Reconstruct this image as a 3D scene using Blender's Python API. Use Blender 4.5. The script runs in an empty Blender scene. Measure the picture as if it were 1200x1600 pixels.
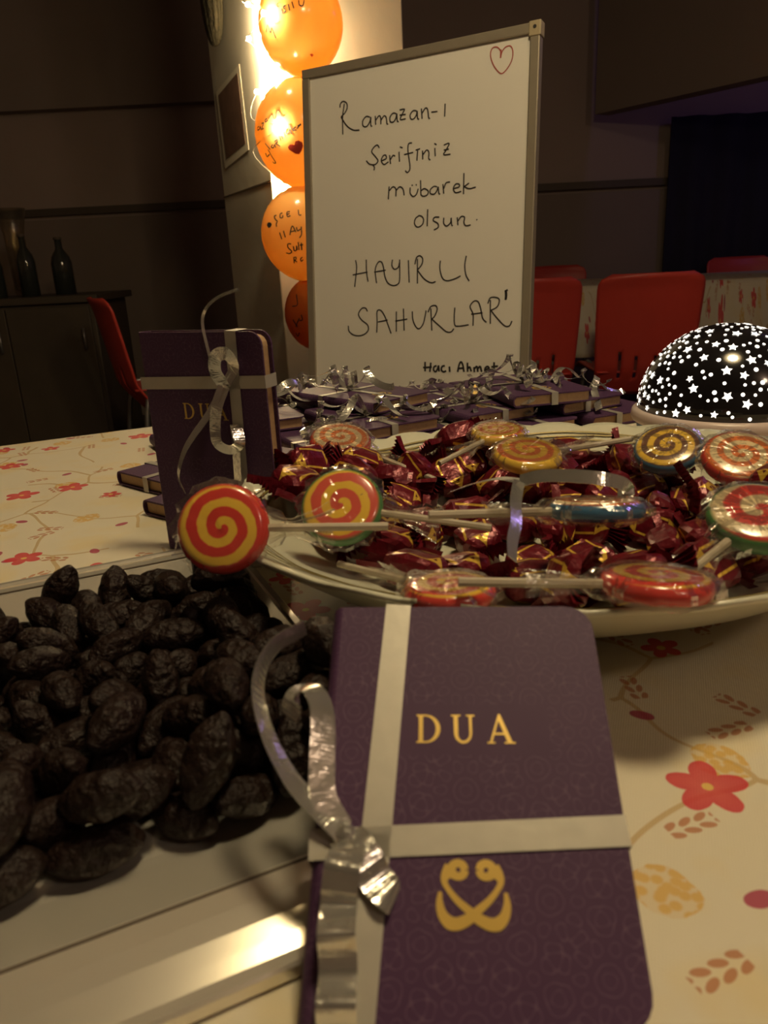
import bpy, bmesh, math, random
from mathutils import Vector, Matrix, Euler, noise

# ------------------------------------------------------------------ camera, world, exposure
sc = bpy.context.scene
C = sc.collection
PITCH, ROLL, EYE = math.radians(18.4), math.radians(2.9), 0.165      # table top is z = 0
fwd = Vector((0, math.cos(PITCH), -math.sin(PITCH)))
up0 = Vector((0, math.sin(PITCH), math.cos(PITCH)))
rgt = Vector((1, 0, 0)) * math.cos(ROLL) - up0 * math.sin(ROLL)
upv = up0 * math.cos(ROLL) + Vector((1, 0, 0)) * math.sin(ROLL)
cd = bpy.data.cameras.new('camera'); cam = bpy.data.objects.new('camera', cd); C.objects.link(cam)
cd.sensor_fit = 'HORIZONTAL'; cd.sensor_width = 36; cd.lens = 36
cd.clip_start = 0.01; cd.clip_end = 60
m3 = Matrix((rgt, upv, -fwd)).transposed()
cam.matrix_world = Matrix.Translation((0, 0, EYE)) @ m3.to_4x4()
cd.dof.use_dof = True; cd.dof.focus_distance = 0.62; cd.dof.aperture_fstop = 26
sc.camera = cam
w = bpy.data.worlds.new('world'); sc.world = w; w.use_nodes = True
w.node_tree.nodes['Background'].inputs[0].default_value = (0.9, 0.58, 0.62, 1)
w.node_tree.nodes['Background'].inputs[1].default_value = 0.015
vs_ = sc.view_settings
vs_.view_transform = 'Standard'; vs_.look = 'None'; vs_.gamma = 1; vs_.use_curve_mapping = False
vs_.exposure = 0.20
LAMP_AT = Vector((0.26, 0.35, 1.30)); LAMP_POWER = 25.0; LAMP_COL = (1.0, 0.80, 0.47)
HALL_FILL_POWER = 19.0
BULB_STRENGTH = 1150.0
STAR_STRENGTH = 2.4
AX = math.radians(24.5)                                              # building axis against the view
UT = Vector((math.cos(AX), math.sin(AX), 0)); NT = Vector((-math.sin(AX), math.cos(AX), 0))
FLOOR = -0.74
PI = math.pi
rnd = random.Random(11)

def lamp(name, kind, loc, power, col, size=0.1):
    l = bpy.data.lights.new(name, kind); l.energy = power; l.color = col
    if kind == 'AREA': l.shape = 'DISK'; l.size = size
    else: l.shadow_soft_size = size
    o = bpy.data.objects.new(name, l); C.objects.link(o); o.location = loc
    return o
lamp('hall_fill', 'POINT', (1.6, -1.2, 1.85), HALL_FILL_POWER, (1.0, 0.74, 0.52), 0.12)  # added fill light, no fixture; lifts the whiteboard and the dark hall
lamp('violet_lamp', 'POINT', (2.7, 3.0, 1.6), 5.0, (0.45, 0.3, 1.0), 0.1)

# ------------------------------------------------------------------ helpers
class NT_:
    """tiny node-expression helper"""
    def __init__(s, name):
        s.m = bpy.data.materials.new(name); s.m.use_nodes = True
        s.t = s.m.node_tree; s.n = s.t.nodes
        s.b = s.n['Principled BSDF']; s.out = s.n['Material Output']
    def node(s, kind, **kw):
        x = s.n.new(kind)
        for k, v in kw.items(): setattr(x, k, v)
        return x
    def put(s, sock, v):
        if v is None: return
        if isinstance(v, bpy.types.NodeSocket): s.t.links.new(v, sock)
        else: sock.default_value = v
    def math(s, op, a, b=None, c=None, clamp=False):
        x = s.node('ShaderNodeMath', operation=op, use_clamp=clamp)
        s.put(x.inputs[0], a); s.put(x.inputs[1], b)
        if c is not None: s.put(x.inputs[2], c)
        return x.outputs[0]
    def vmath(s, op, a, b=None, scale=None):
        x = s.node('ShaderNodeVectorMath', operation=op)
        s.put(x.inputs[0], a); s.put(x.inputs[1], b)
        if scale is not None: s.put(x.inputs['Scale'], scale)
        return x.outputs['Value'] if op in ('LENGTH', 'DOT_PRODUCT', 'DISTANCE') else x.outputs[0]
    def sep(s, v):
        x = s.node('ShaderNodeSeparateXYZ'); s.put(x.inputs[0], v); return x.outputs
    def comb(s, a, b, c=0.0):
        x = s.node('ShaderNodeCombineXYZ'); s.put(x.inputs[0], a); s.put(x.inputs[1], b); s.put(x.inputs[2], c); return x.outputs[0]
    def mix(s, f, a, b):
        x = s.node('ShaderNodeMix', data_type='RGBA')
        s.put(x.inputs[0], f); s.put(x.inputs[6], a); s.put(x.inputs[7], b); return x.outputs[2]
    def noise(s, vec, scale, detail=3, rough=0.5):
        x = s.node('ShaderNodeTexNoise'); s.put(x.inputs['Vector'], vec)
        x.inputs['Scale'].default_value = scale; x.inputs['Detail'].default_value = detail; x.inputs['Roughness'].default_value = rough
        return x.outputs[0]
    def voro(s, vec, scale, feature='F1', rand=1.0):
        x = s.node('ShaderNodeTexVoronoi', feature=feature, voronoi_dimensions='2D'); s.put(x.inputs['Vector'], vec)
        x.inputs['Scale'].default_value = scale; x.inputs['Randomness'].default_value = rand
        return x.outputs
    def ramp(s, f, a, b):
        x = s.node('ShaderNodeMapRange', clamp=True); s.put(x.inputs[0], f); s.put(x.inputs[1], a); s.put(x.inputs[2], b); return x.outputs[0]
    def obj(s): return s.node('ShaderNodeTexCoord').outputs['Object']
    def bump(s, h, strength=0.3, dist=0.001):
        x = s.node('ShaderNodeBump'); x.inputs['Strength'].default_value = strength; x.inputs['Distance'].default_value = dist
        s.put(x.inputs['Height'], h); s.put(s.b.inputs['Normal'], x.outputs[0])
    def set(s, **kw):
        names = dict(col='Base Color', rough='Roughness', metal='Metallic', coat='Coat Weight', spec='Specular IOR Level', trans='Transmission Weight',
                     ecol='Emission Color', estr='Emission Strength', sss='Subsurface Weight', ior='IOR', coatr='Coat Roughness')
        for k, v in kw.items():
            s.put(s.b.inputs[names[k]], v)
        return s

def rgb(*c): return (c[0], c[1], c[2], 1.0)

def pmat(name, col, rough=0.5, vary=0.12, nscale=20, bump=0.0, bscale=60, bdist=0.001, **kw):
    """principled material with a little procedural colour variation"""
    k = NT_(name); o = k.obj(); n = k.noise(o, nscale, 4)
    lo = rgb(*[c * (1 - vary) for c in col]); hi = rgb(*[min(1, c * (1 + vary)) for c in col])
    k.set(col=k.mix(n, lo, hi), rough=rough, **kw)
    if bump: k.bump(k.noise(o, bscale, 5), bump, bdist)
    return k.m

def me_obj(name, verts, faces, mat, parent=None, smooth=False):
    me = bpy.data.meshes.new(name)
    me.from_pydata([tuple(v) for v in verts], [], faces); me.update()
    if smooth:
        for p in me.polygons: p.use_smooth = True
    o = bpy.data.objects.new(name, me); C.objects.link(o)
    if mat: me.materials.append(mat)
    if parent: o.parent = parent
    return o

def bm_obj(name, bm, mat, parent=None, smooth=False):
    me = bpy.data.meshes.new(name); bm.to_mesh(me); bm.free()
    if smooth:
        for p in me.polygons: p.use_smooth = True
    o = bpy.data.objects.new(name, me); C.objects.link(o)
    if mat: me.materials.append(mat)
    if parent: o.parent = parent
    return o

def empty(name, loc=(0, 0, 0), rot=(0, 0, 0)):
    o = bpy.data.objects.new(name, None); C.objects.link(o)
    o.empty_display_size = 0.02; o.location = loc; o.rotation_euler = rot
    return o

def tag(o, label, cat, group=None, kind=None):
    if label: o['label'] = label
    if cat: o['category'] = cat
    if group: o['group'] = group
    if kind: o['kind'] = kind
    return o

def struct(o): o['kind'] = 'structure'; return o

def copy_tree(o, parent=None):
    c = o.copy(); C.objects.link(c)
    if parent: c.parent = parent
    for ch in list(o.children): copy_tree(ch, c)
    return c

def box(bm, x0, x1, y0, y1, z0, z1, bev=0.0, mtx=None):
    r = bmesh.ops.create_cube(bm, size=1.0)
    for v in r['verts']:
        v.co = Vector((x0 + (v.co.x + .5) * (x1 - x0), y0 + (v.co.y + .5) * (y1 - y0), z0 + (v.co.z + .5) * (z1 - z0)))
    if bev:
        es = list({e for v in r['verts'] for e in v.link_edges})
        rr = bmesh.ops.bevel(bm, geom=es, offset=bev, segments=2, affect='EDGES', profile=0.5)
        vs = list({v for f in rr['faces'] for v in f.verts})
    else: vs = r['verts']
    if mtx:
        allv = set(vs)
        for v in allv: v.co = mtx @ v.co
    return vs

def boxobj(name, dims, mat, parent=None, bev=0.0):
    bm = bmesh.new(); box(bm, *dims, bev=bev)
    return bm_obj(name, bm, mat, parent)

def catmull(pts, n=6):
    P = [Vector(p) for p in pts]
    if len(P) < 3:
        return [P[0].lerp(P[1], i / n) for i in range(n + 1)]
    Q = [P[0] * 2 - P[1]] + P + [P[-1] * 2 - P[-2]]
    out = []
    for i in range(1, len(Q) - 2):
        a, b, c, d = Q[i - 1:i + 3]
        for k in range(n):
            t = k / n
            out.append(0.5 * ((2 * b) + (c - a) * t + (2 * a - 5 * b + 4 * c - d) * t * t + (3 * b - a - 3 * c + d) * t ** 3))
    out.append(P[-1]); return out

def strip_geo(path, width, nrm, twist=0.0, closed=False, taper=False, thick=0.00025):
    """ribbon with a real thickness along a path; nrm is a vector or a function of the index fraction"""
    n = len(path); V, Fc = [], []
    for i, p in enumerate(path):
        a = path[(i - 1) % n] if (closed or i > 0) else p
        b = path[(i + 1) % n] if (closed or i < n - 1) else p
        t = (b - a)
        t = t.normalized() if t.length > 1e-9 else Vector((0, 1, 0))
        f = i / max(1, n - 1)
        nn = nrm(f) if callable(nrm) else nrm
        s = t.cross(nn)
        s = s.normalized() if s.length > 1e-6 else t.orthogonal().normalized()
        if twist: s = Matrix.Rotation(twist * f, 3, t) @ s
        q = s.cross(t).normalized() * thick * .5
        wd = width * (min(1, .25 + 3 * (1 - f)) if taper else 1) * .5
        V += [p - s * wd - q, p + s * wd - q, p + s * wd + q, p - s * wd + q]
    m = n if closed else n - 1
    for i in range(m):
        a = 4 * i; b = 4 * ((i + 1) % n)
        for k in range(4):
            k2 = (k + 1) % 4
            Fc.append((a + k, a + k2, b + k2, b + k))
    if not closed:
        Fc.append((3, 2, 1, 0)); e = 4 * (n - 1); Fc.append((e, e + 1, e + 2, e + 3))
    return V, Fc

def strip(name, path, width, nrm, mat, parent=None, **kw):
    V, Fc = strip_geo(path, width, nrm, **kw)
    return me_obj(name, V, Fc, mat, parent, smooth=False)

def strokes(name, lines, width, mat, parent, nrm=Vector((0, 0, 1)), n=5, nf=None):
    """marker strokes as flat raised strips, joined into one word"""
    V, Fc = [], []
    for l in lines:
        path = catmull(l, n)
        v, f = strip_geo(path, width, (lambda t, P=path: nf(P[min(len(P) - 1, int(t * len(P)))])) if nf else nrm, thick=width * .12)
        o = len(V); V += v; Fc += [tuple(i + o for i in q) for q in f]
    return me_obj(name, V, Fc, mat, parent)

def tube_geo(path, rad, seg=8, cap=True):
    V, Fc = [], []; n = len(path); prev = None
    for i, p in enumerate(path):
        t = (path[min(n - 1, i + 1)] - path[max(0, i - 1)]).normalized()
        s = prev - t * prev.dot(t) if prev else t.orthogonal()
        s.normalize(); prev = s; q = t.cross(s)
        r = rad(i / (n - 1)) if callable(rad) else rad
        V += [p + (s * math.cos(2 * PI * k / seg) + q * math.sin(2 * PI * k / seg)) * r for k in range(seg)]
    for i in range(n - 1):
        for k in range(seg):
            k2 = (k + 1) % seg
            Fc.append((i * seg + k, i * seg + k2, (i + 1) * seg + k2, (i + 1) * seg + k))
    if cap:
        Fc.append(tuple(reversed(range(seg)))); Fc.append(tuple((n - 1) * seg + k for k in range(seg)))
    return V, Fc

def tube(name, pts, rad, mat, parent=None, seg=8, n=6):
    path = catmull(pts, n); V, Fc = tube_geo(path, rad, seg)
    return me_obj(name, V, Fc, mat, parent, smooth=True)

def lathe_geo(prof, n=32, ax=1.0, ay=1.0, mod=None):
    """prof: list of (r, z); closed ends where r == 0"""
    V, Fc = [], []
    for j, (r, z) in enumerate(prof):
        for i in range(n):
            t = 2 * PI * i / n
            dr, dz = mod(t, j) if mod else (1, 0)
            V.append(Vector((ax * r * dr * math.cos(t), ay * r * dr * math.sin(t), z + dz)))
    for j in range(len(prof) - 1):
        for i in range(n):
            a = j * n + i; b = j * n + (i + 1) % n
            Fc.append((a, b, b + n, a + n))
    if prof[0][0] > 0: Fc.append(tuple(reversed(range(n))))
    if prof[-1][0] > 0: Fc.append(tuple((len(prof) - 1) * n + i for i in range(n)))
    return V, Fc

def lathe(name, prof, mat, parent=None, n=32, smooth=True, **kw):
    V, Fc = lathe_geo(prof, n, **kw)
    o = me_obj(name, V, Fc, mat, parent, smooth)
    bm = bmesh.new(); bm.from_mesh(o.data); bmesh.ops.remove_doubles(bm, verts=bm.verts, dist=1e-6); bm.to_mesh(o.data); bm.free()
    return o

def rrect(x0, x1, y0, y1, r, n=5, corners=(1, 1, 1, 1)):
    """rounded rectangle outline; corners: (right-bottom, right-top, left-top, left-bottom)"""
    out = []
    for k, (cx, cy, a0) in enumerate(((x1, y0, -90), (x1, y1, 0), (x0, y1, 90), (x0, y0, 180))):
        rr = r if corners[k] else r * .12
        sx = -1 if cx == x1 else 1; sy = -1 if cy == y1 else 1
        for i in range(n + 1):
            a = math.radians(a0 + 90 * i / n)
            out.append((cx + sx * rr + rr * math.cos(a), cy + sy * rr + rr * math.sin(a)))
    return out

def prism(bm, outline, z0, z1):
    n = len(outline)
    b = [bm.verts.new((x, y, z0)) for x, y in outline]; t = [bm.verts.new((x, y, z1)) for x, y in outline]
    bm.faces.new(list(reversed(b))); bm.faces.new(t)
    for i in range(n): bm.faces.new((b[i], b[(i + 1) % n], t[(i + 1) % n], t[i]))

def flat_poly(bm, pts, z=0.0):
    return bm.faces.new([bm.verts.new((x, y, z)) for x, y in pts])

# ------------------------------------------------------------------ materials
def cloth_mat(name, gain=1.0):
    k = NT_(name); o = k.obj(); s = k.sep(o); p = k.comb(s[0], s[1])
    wob = k.noise(p, 60, 3)
    col = k.mix(k.noise(p, 9, 3), rgb(.72, .68, .56), rgb(.68, .61, .46))
    col = k.mix(k.math('MULTIPLY', k.ramp(k.noise(p, 26, 3), .52, .72), .45), col, rgb(.74, .58, .25))
    def cell(scale, off, rand=.9):
        q = k.vmath('ADD', p, (off, off * .73, 0))
        v = k.voro(q, scale, 'F1', rand)
        d = k.vmath('SUBTRACT', q, v['Position']); c = k.sep(v['Color'])
        return d, c
    def rot(d, a):
        ds = k.sep(d); ca = k.math('COSINE', a); sa = k.math('SINE', a)
        x = k.math('ADD', k.math('MULTIPLY', ds[0], ca), k.math('MULTIPLY', ds[1], sa))
        y = k.math('SUBTRACT', k.math('MULTIPLY', ds[1], ca), k.math('MULTIPLY', ds[0], sa))
        return x, y
    # stems
    st = k.vmath('ADD', p, k.vmath('SCALE', k.comb(k.noise(p, 14, 1), k.noise(k.vmath('ADD', p, (3, 1, 0)), 14, 1)), scale=.05))
    e = k.voro(st, 13, 'DISTANCE_TO_EDGE')['Distance']
    stem = k.math('MULTIPLY', k.math('LESS_THAN', e, .014), k.math('GREATER_THAN', k.noise(p, 11, 1), .5))
    col = k.mix(k.math('MULTIPLY', stem, .7), col, rgb(.50, .33, .12))
    # yellow dotted clusters
    d, c = cell(17, 3.3); r = k.vmath('LENGTH', d)
    dots = k.ramp(k.voro(p, 300)['Distance'], .62, .40)
    blob = k.math('LESS_THAN', k.math('ADD', r, k.math('MULTIPLY', wob, .010)), .0140)
    on = k.math('GREATER_THAN', c[0], .45)
    col = k.mix(k.math('MULTIPLY', k.math('MULTIPLY', blob, on), k.math('ADD', k.math('MULTIPLY', dots, .60), .22)), col, rgb(.66, .40, .08))
    # brown leaf pairs
    for (sc_, off, th) in ((19, 7.1, .45), (23, 1.9, .55)):
        d, c = cell(sc_, off); x, y = rot(d, k.math('MULTIPLY', c[1], 6.28))
        xa = k.math('ABSOLUTE', x); ya = k.math('ABSOLUTE', y)
        xm = k.math('SUBTRACT', k.math('FRACT', k.math('DIVIDE', k.math('SUBTRACT', x, k.math('MULTIPLY', ya, .8)), .0056)), .5)
        lf = k.math('ADD', k.math('POWER', k.math('MULTIPLY', xm, 2.5), 2), k.math('POWER', k.math('DIVIDE', k.math('SUBTRACT', ya, .0019), .0015), 2))
        lf = k.math('MULTIPLY', k.math('LESS_THAN', lf, 1.0), k.math('LESS_THAN', xa, .0084))
        lf = k.math('MULTIPLY', lf, k.math('GREATER_THAN', c[0], th))
        col = k.mix(k.math('MULTIPLY', lf, .8), col, rgb(.46, .16, .06))
    # magenta buds
    d, c = cell(18, 11.7); x, y = rot(d, k.math('MULTIPLY', c[1], 6.28))
    rr = k.vmath('LENGTH', k.comb(x, k.math('MULTIPLY', y, 1.6)))
    bud = k.math('MULTIPLY', k.math('LESS_THAN', k.math('ADD', rr, k.math('MULTIPLY', wob, .003)), .0062), k.math('GREATER_THAN', c[0], .45))
    col = k.mix(k.math('MULTIPLY', bud, .9), col, rgb(.40, .035, .10))
    # red flowers with five petals
    d, c = cell(15, 0.37); ds = k.sep(d); r = k.vmath('LENGTH', d)
    ang = k.math('ADD', k.math('ARCTAN2', ds[1], ds[0]), k.math('MULTIPLY', c[1], 6.28))
    pet = k.math('ADD', .70, k.math('MULTIPLY', k.math('ABSOLUTE', k.math('COSINE', k.math('MULTIPLY', ang, 2.5))), .45))
    R = k.math('MULTIPLY', pet, k.math('ADD', .0085, k.math('MULTIPLY', c[2], .005)))
    fl = k.math('MULTIPLY', k.math('LESS_THAN', k.math('ADD', r, k.math('MULTIPLY', wob, .004)), R), k.math('GREATER_THAN', c[0], .30))
    fcol = k.mix(k.math('DIVIDE', r, R), rgb(.66, .09, .09), rgb(.60, .03, .055))
    fcol = k.mix(k.math('LESS_THAN', r, .0018), fcol, rgb(.75, .5, .12))
    col = k.mix(k.math('MULTIPLY', fl, .92), col, fcol)
    k.set(col=col, rough=.55, spec=.25)
    weave = k.math('MULTIPLY', k.math('SINE', k.math('MULTIPLY', s[0], 5200)), k.math('SINE', k.math('MULTIPLY', s[1], 5200)))
    k.bump(k.math('ADD', weave, k.math('MULTIPLY', k.noise(p, 35, 3), 4)), .25, .0006)
    return k.m

def cover_mat():
    k = NT_('purple_cover'); o = k.obj(); s = k.sep(o)
    acc = None
    for i in range(5):
        a = PI * i / 5; kk = 1700.0
        ph = k.math('ADD', k.math('MULTIPLY', s[0], kk * math.cos(a)), k.math('MULTIPLY', s[1], kk * math.sin(a)))
        cs = k.math('COSINE', ph); acc = cs if acc is None else k.math('ADD', acc, cs)
    line = k.ramp(k.math('ABSOLUTE', k.math('ADD', acc, .35)), .55, .15)
    base = k.mix(k.noise(o, 45, 4), rgb(.066, .027, .076), rgb(.080, .035, .090))
    plate = k.math('MULTIPLY', k.math('LESS_THAN', k.math('ABSOLUTE', k.math('SUBTRACT', s[1], .067)), .0072), k.math('LESS_THAN', k.math('ABSOLUTE', s[0]), .0225))
    face = k.math('MULTIPLY', line, k.math('SUBTRACT', 1.0, plate))
    col = k.mix(k.math('MULTIPLY', face, .75), base, rgb(.125, .072, .130))
    k.set(col=col, rough=.52, spec=.22)
    k.bump(k.math('ADD', k.math('MULTIPLY', face, .6), k.math('MULTIPLY', k.noise(o, 900, 2), .2)), .16, .0004)
    return k.m

def swirl_mat(name, ca, cb, rim, turns=2.6, phase=0.0):
    k = NT_(name); o = k.obj(); s = k.sep(o)
    r = k.math('DIVIDE', k.vmath('LENGTH', k.comb(s[0], s[1])), .020)
    ang = k.math('DIVIDE', k.math('ARCTAN2', s[1], s[0]), 2 * PI)
    wob = k.math('MULTIPLY', k.noise(o, 160, 2), .22)
    f = k.math('FRACT', k.math('ADD', k.math('ADD', k.math('MULTIPLY', r, turns), ang), k.math('ADD', wob, phase)))
    col = k.mix(k.ramp(k.math('ABSOLUTE', k.math('SUBTRACT', f, .5)), .20, .28), rgb(*ca), rgb(*cb))
    col = k.mix(k.ramp(r, .86, .93), col, rgb(*rim))
    k.set(col=col, rough=.22, coat=.5, coatr=.1, sss=0.0)
    return k.m

def wrapper_mat():
    k = NT_('candy_wrapper'); o = k.obj(); s = k.sep(o)
    x = k.math('MULTIPLY', s[0], 100); y = k.math('MULTIPLY', s[1], 100)
    ax = k.math('ABSOLUTE', x)
    crease = k.noise(o, 160, 3)
    base = k.mix(crease, rgb(.085, .004, .011), rgb(.22, .010, .023))
    tri_o = k.math('ADD', k.math('ABSOLUTE', y), k.math('MULTIPLY', k.math('SUBTRACT', ax, .75), .9))
    tri = k.math('MULTIPLY', k.math('LESS_THAN', tri_o, .42), k.math('GREATER_THAN', ax, .72))
    inner = k.math('MULTIPLY', k.math('LESS_THAN', tri_o, .18), k.math('GREATER_THAN', ax, .82))
    band = k.math('LESS_THAN', k.math('ABSOLUTE', k.math('SUBTRACT', k.math('ABSOLUTE', k.math('ADD', y, k.math('MULTIPLY', x, .22))), .52)), .055)
    band = k.math('MULTIPLY', band, k.math('LESS_THAN', ax, .7))
    g = k.math('MAXIMUM', k.math('SUBTRACT', tri, inner), band)
    k.set(col=k.mix(g, base, rgb(.72, .46, .06)), rough=.33, metal=.3, coat=.12, coatr=.15)
    k.bump(k.math('ADD', k.math('MULTIPLY', k.noise(o, 260, 3), .3), k.math('MULTIPLY', crease, 1.0)), .5, .0022)
    return k.m

def thin_clear(name, fac_gloss, tint, milk=.06, rough=.08):
    k = NT_(name); o = k.obj()
    tr = k.node('ShaderNodeBsdfTransparent'); tr.inputs[0].default_value = rgb(*tint)
    gl = k.node('ShaderNodeBsdfGlossy'); gl.inputs['Roughness'].default_value = rough; gl.inputs[0].default_value = rgb(1, 1, 1)
    df = k.node('ShaderNodeBsdfDiffuse'); df.inputs[0].default_value = rgb(.8, .8, .8)
    bp = k.node('ShaderNodeBump'); bp.inputs['Strength'].default_value = .7; bp.inputs['Distance'].default_value = .002
    k.put(bp.inputs['Height'], k.noise(o, 130, 3)); k.put(gl.inputs['Normal'], bp.outputs[0])
    m1 = k.node('ShaderNodeMixShader'); k.put(m1.inputs[0], milk); k.put(m1.inputs[1], tr.outputs[0]); k.put(m1.inputs[2], df.outputs[0])
    fr = k.node('ShaderNodeFresnel'); fr.inputs[0].default_value = 1.28; k.put(fr.inputs['Normal'], bp.outputs[0])
    m2 = k.node('ShaderNodeMixShader'); k.put(m2.inputs[0], k.math('ADD', k.math('MULTIPLY', fr.outputs[0], .5), fac_gloss, clamp=True)); k.put(m2.inputs[1], m1.outputs[0]); k.put(m2.inputs[2], gl.outputs[0])
    k.t.links.new(m2.outputs[0], k.out.inputs[0])
    return k.m

def balloon_mat(name, col):
    k = NT_(name); o = k.obj(); n = k.noise(o, 9, 3)
    c = k.mix(n, rgb(*[x * .9 for x in col]), rgb(*[min(1, x * 1.1) for x in col]))
    k.set(col=c, rough=.22, coat=.4, coatr=.08)
    tl = k.node('ShaderNodeBsdfTranslucent'); k.put(tl.inputs[0], c)
    mx = k.node('ShaderNodeMixShader'); k.put(mx.inputs[0], .50); k.put(mx.inputs[1], k.b.outputs[0]); k.put(mx.inputs[2], tl.outputs[0])
    k.t.links.new(mx.outputs[0], k.out.inputs[0])
    return k.m

def emit_mat(name, col, strength):
    k = NT_(name); n = k.noise(k.obj(), 30, 2)
    k.set(col=rgb(*col), ecol=k.mix(n, rgb(*col), rgb(*[c * .92 for c in col])), estr=strength)
    return k.m

M = {}
M['cloth'] = cloth_mat('floral_cloth')
M['cover'] = cover_mat()
M['pages'] = pmat('book_pages', (.46, .30, .16), .7, .2, 400)
M['gold'] = pmat('gold_print', (.62, .42, .10), .38, .1, 90, metal=.35)
M['ribbon'] = pmat('silver_ribbon', (.45, .425, .37), .45, .10, 160, bump=.12, bscale=300, bdist=.0006, metal=.35)
M['curl'] = pmat('silver_foil', (.80, .79, .74), .16, .10, 160, bump=.3, bscale=260, bdist=.001, metal=.85)
M['tray'] = pmat('polished_tray', (.90, .86, .76), .17, .04, 30, bump=.02, bscale=40, metal=.64)
M['porcelain'] = pmat('porcelain', (.66, .66, .52), .28, .05, 15, coat=.4)
M['goldline'] = pmat('gilt_line', (.26, .20, .06), .4, .2, 60, metal=.2)
M['wrap'] = wrapper_mat()
M['clear'] = thin_clear('cellophane', .015, (.98, .97, .95), .02)
M['stick'] = pmat('paper_stick', (.48, .42, .32), .6, .08, 100)
M['date'] = pmat('date_skin', (.015, .0068, .0050), .50, .5, 70, bump=1.0, bscale=110, bdist=.006, spec=.3)
M['plaster'] = pmat('painted_plaster', (.60, .55, .44), .75, .06, 4, bump=.2, bscale=25, bdist=.004)
M['aluminium'] = pmat('frame_aluminium', (.40, .35, .27), .42, .08, 30, metal=.45)
M['bracket'] = pmat('corner_plastic', (.46, .38, .24), .5, .1, 50)
M['whiteboard'] = pmat('whiteboard_enamel', (.86, .83, .76), .34, .04, 5, spec=.3)
M['marker'] = pmat('black_marker', (.035, .030, .030), .6, .3, 60)
M['redmarker'] = pmat('red_marker', (.42, .07, .06), .6, .2, 60)
M['heart'] = pmat('red_heart_paint', (.55, .05, .03), .5, .15, 60)
M['redplastic'] = pmat('red_plastic', (.60, .060, .045), .42, .08, 6, bump=.05, bscale=200)
M['steel'] = pmat('grey_steel_tube', (.35, .34, .33), .35, .1, 20, metal=.8)
M['blue'] = pmat('blue_plastic', (.025, .16, .34), .38, .08, 20)
M['domeblack'] = pmat('black_dome_plastic', (.010, .009, .011), .13, .2, 30, coat=.3)
M['ring'] = pmat('pinkish_ring', (.62, .50, .46), .35, .06, 30)
M['star'] = emit_mat('star_light', (1.0, .93, .80), STAR_STRENGTH)
M['bulb'] = emit_mat('warm_bulb', (1.0, .76, .42), BULB_STRENGTH)
M['wire'] = pmat('clear_wire', (.30, .26, .18), .4, .1, 40)
M['orange'] = balloon_mat('orange_balloon', (1.0, .60, .20))
M['orange2'] = balloon_mat('deep_orange_balloon', (.75, .24, .05))
M['wall'] = pmat('hall_wall', (.40, .31, .27), .85, .12, 1.5, bump=.15, bscale=18, bdist=.004)
M['wall_low'] = pmat('hall_dado', (.25, .195, .165), .7, .12, 2)
M['trim'] = pmat('dark_rail', (.10, .075, .055), .6, .1, 5)
M['ceil'] = pmat('hall_ceiling', (.30, .235, .20), .9, .1, 2)
M['floor'] = pmat('dark_floor', (.055, .042, .034), .45, .25, 3, bump=.1, bscale=30)
M['navy'] = pmat('navy_drape', (.018, .016, .034), .9, .2, 10)
M['cabinet'] = pmat('dark_cabinet', (.075, .058, .042), .55, .2, 7)
M['bottle'] = pmat('dark_bottle', (.030, .034, .030), .10, .2, 12, coat=.5)
M['plastic_clear'] = thin_clear('clear_glass', .08, (.85, .80, .68), .03, .05)
M['wood'] = pmat('easel_wood', (.32, .20, .10), .6, .2, 12)
M['paper'] = pmat('notice_paper', (.72, .66, .52), .8, .05, 30)
M['picture'] = pmat('brown_picture', (.16, .085, .055), .7, .45, 28)
M['olive'] = pmat('olive_ornament', (.060, .050, .026), .8, .4, 60, bump=.8, bscale=90, bdist=.01)
M['shade'] = pmat('lamp_shade', (.35, .30, .22), .6, .1, 10)

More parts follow.
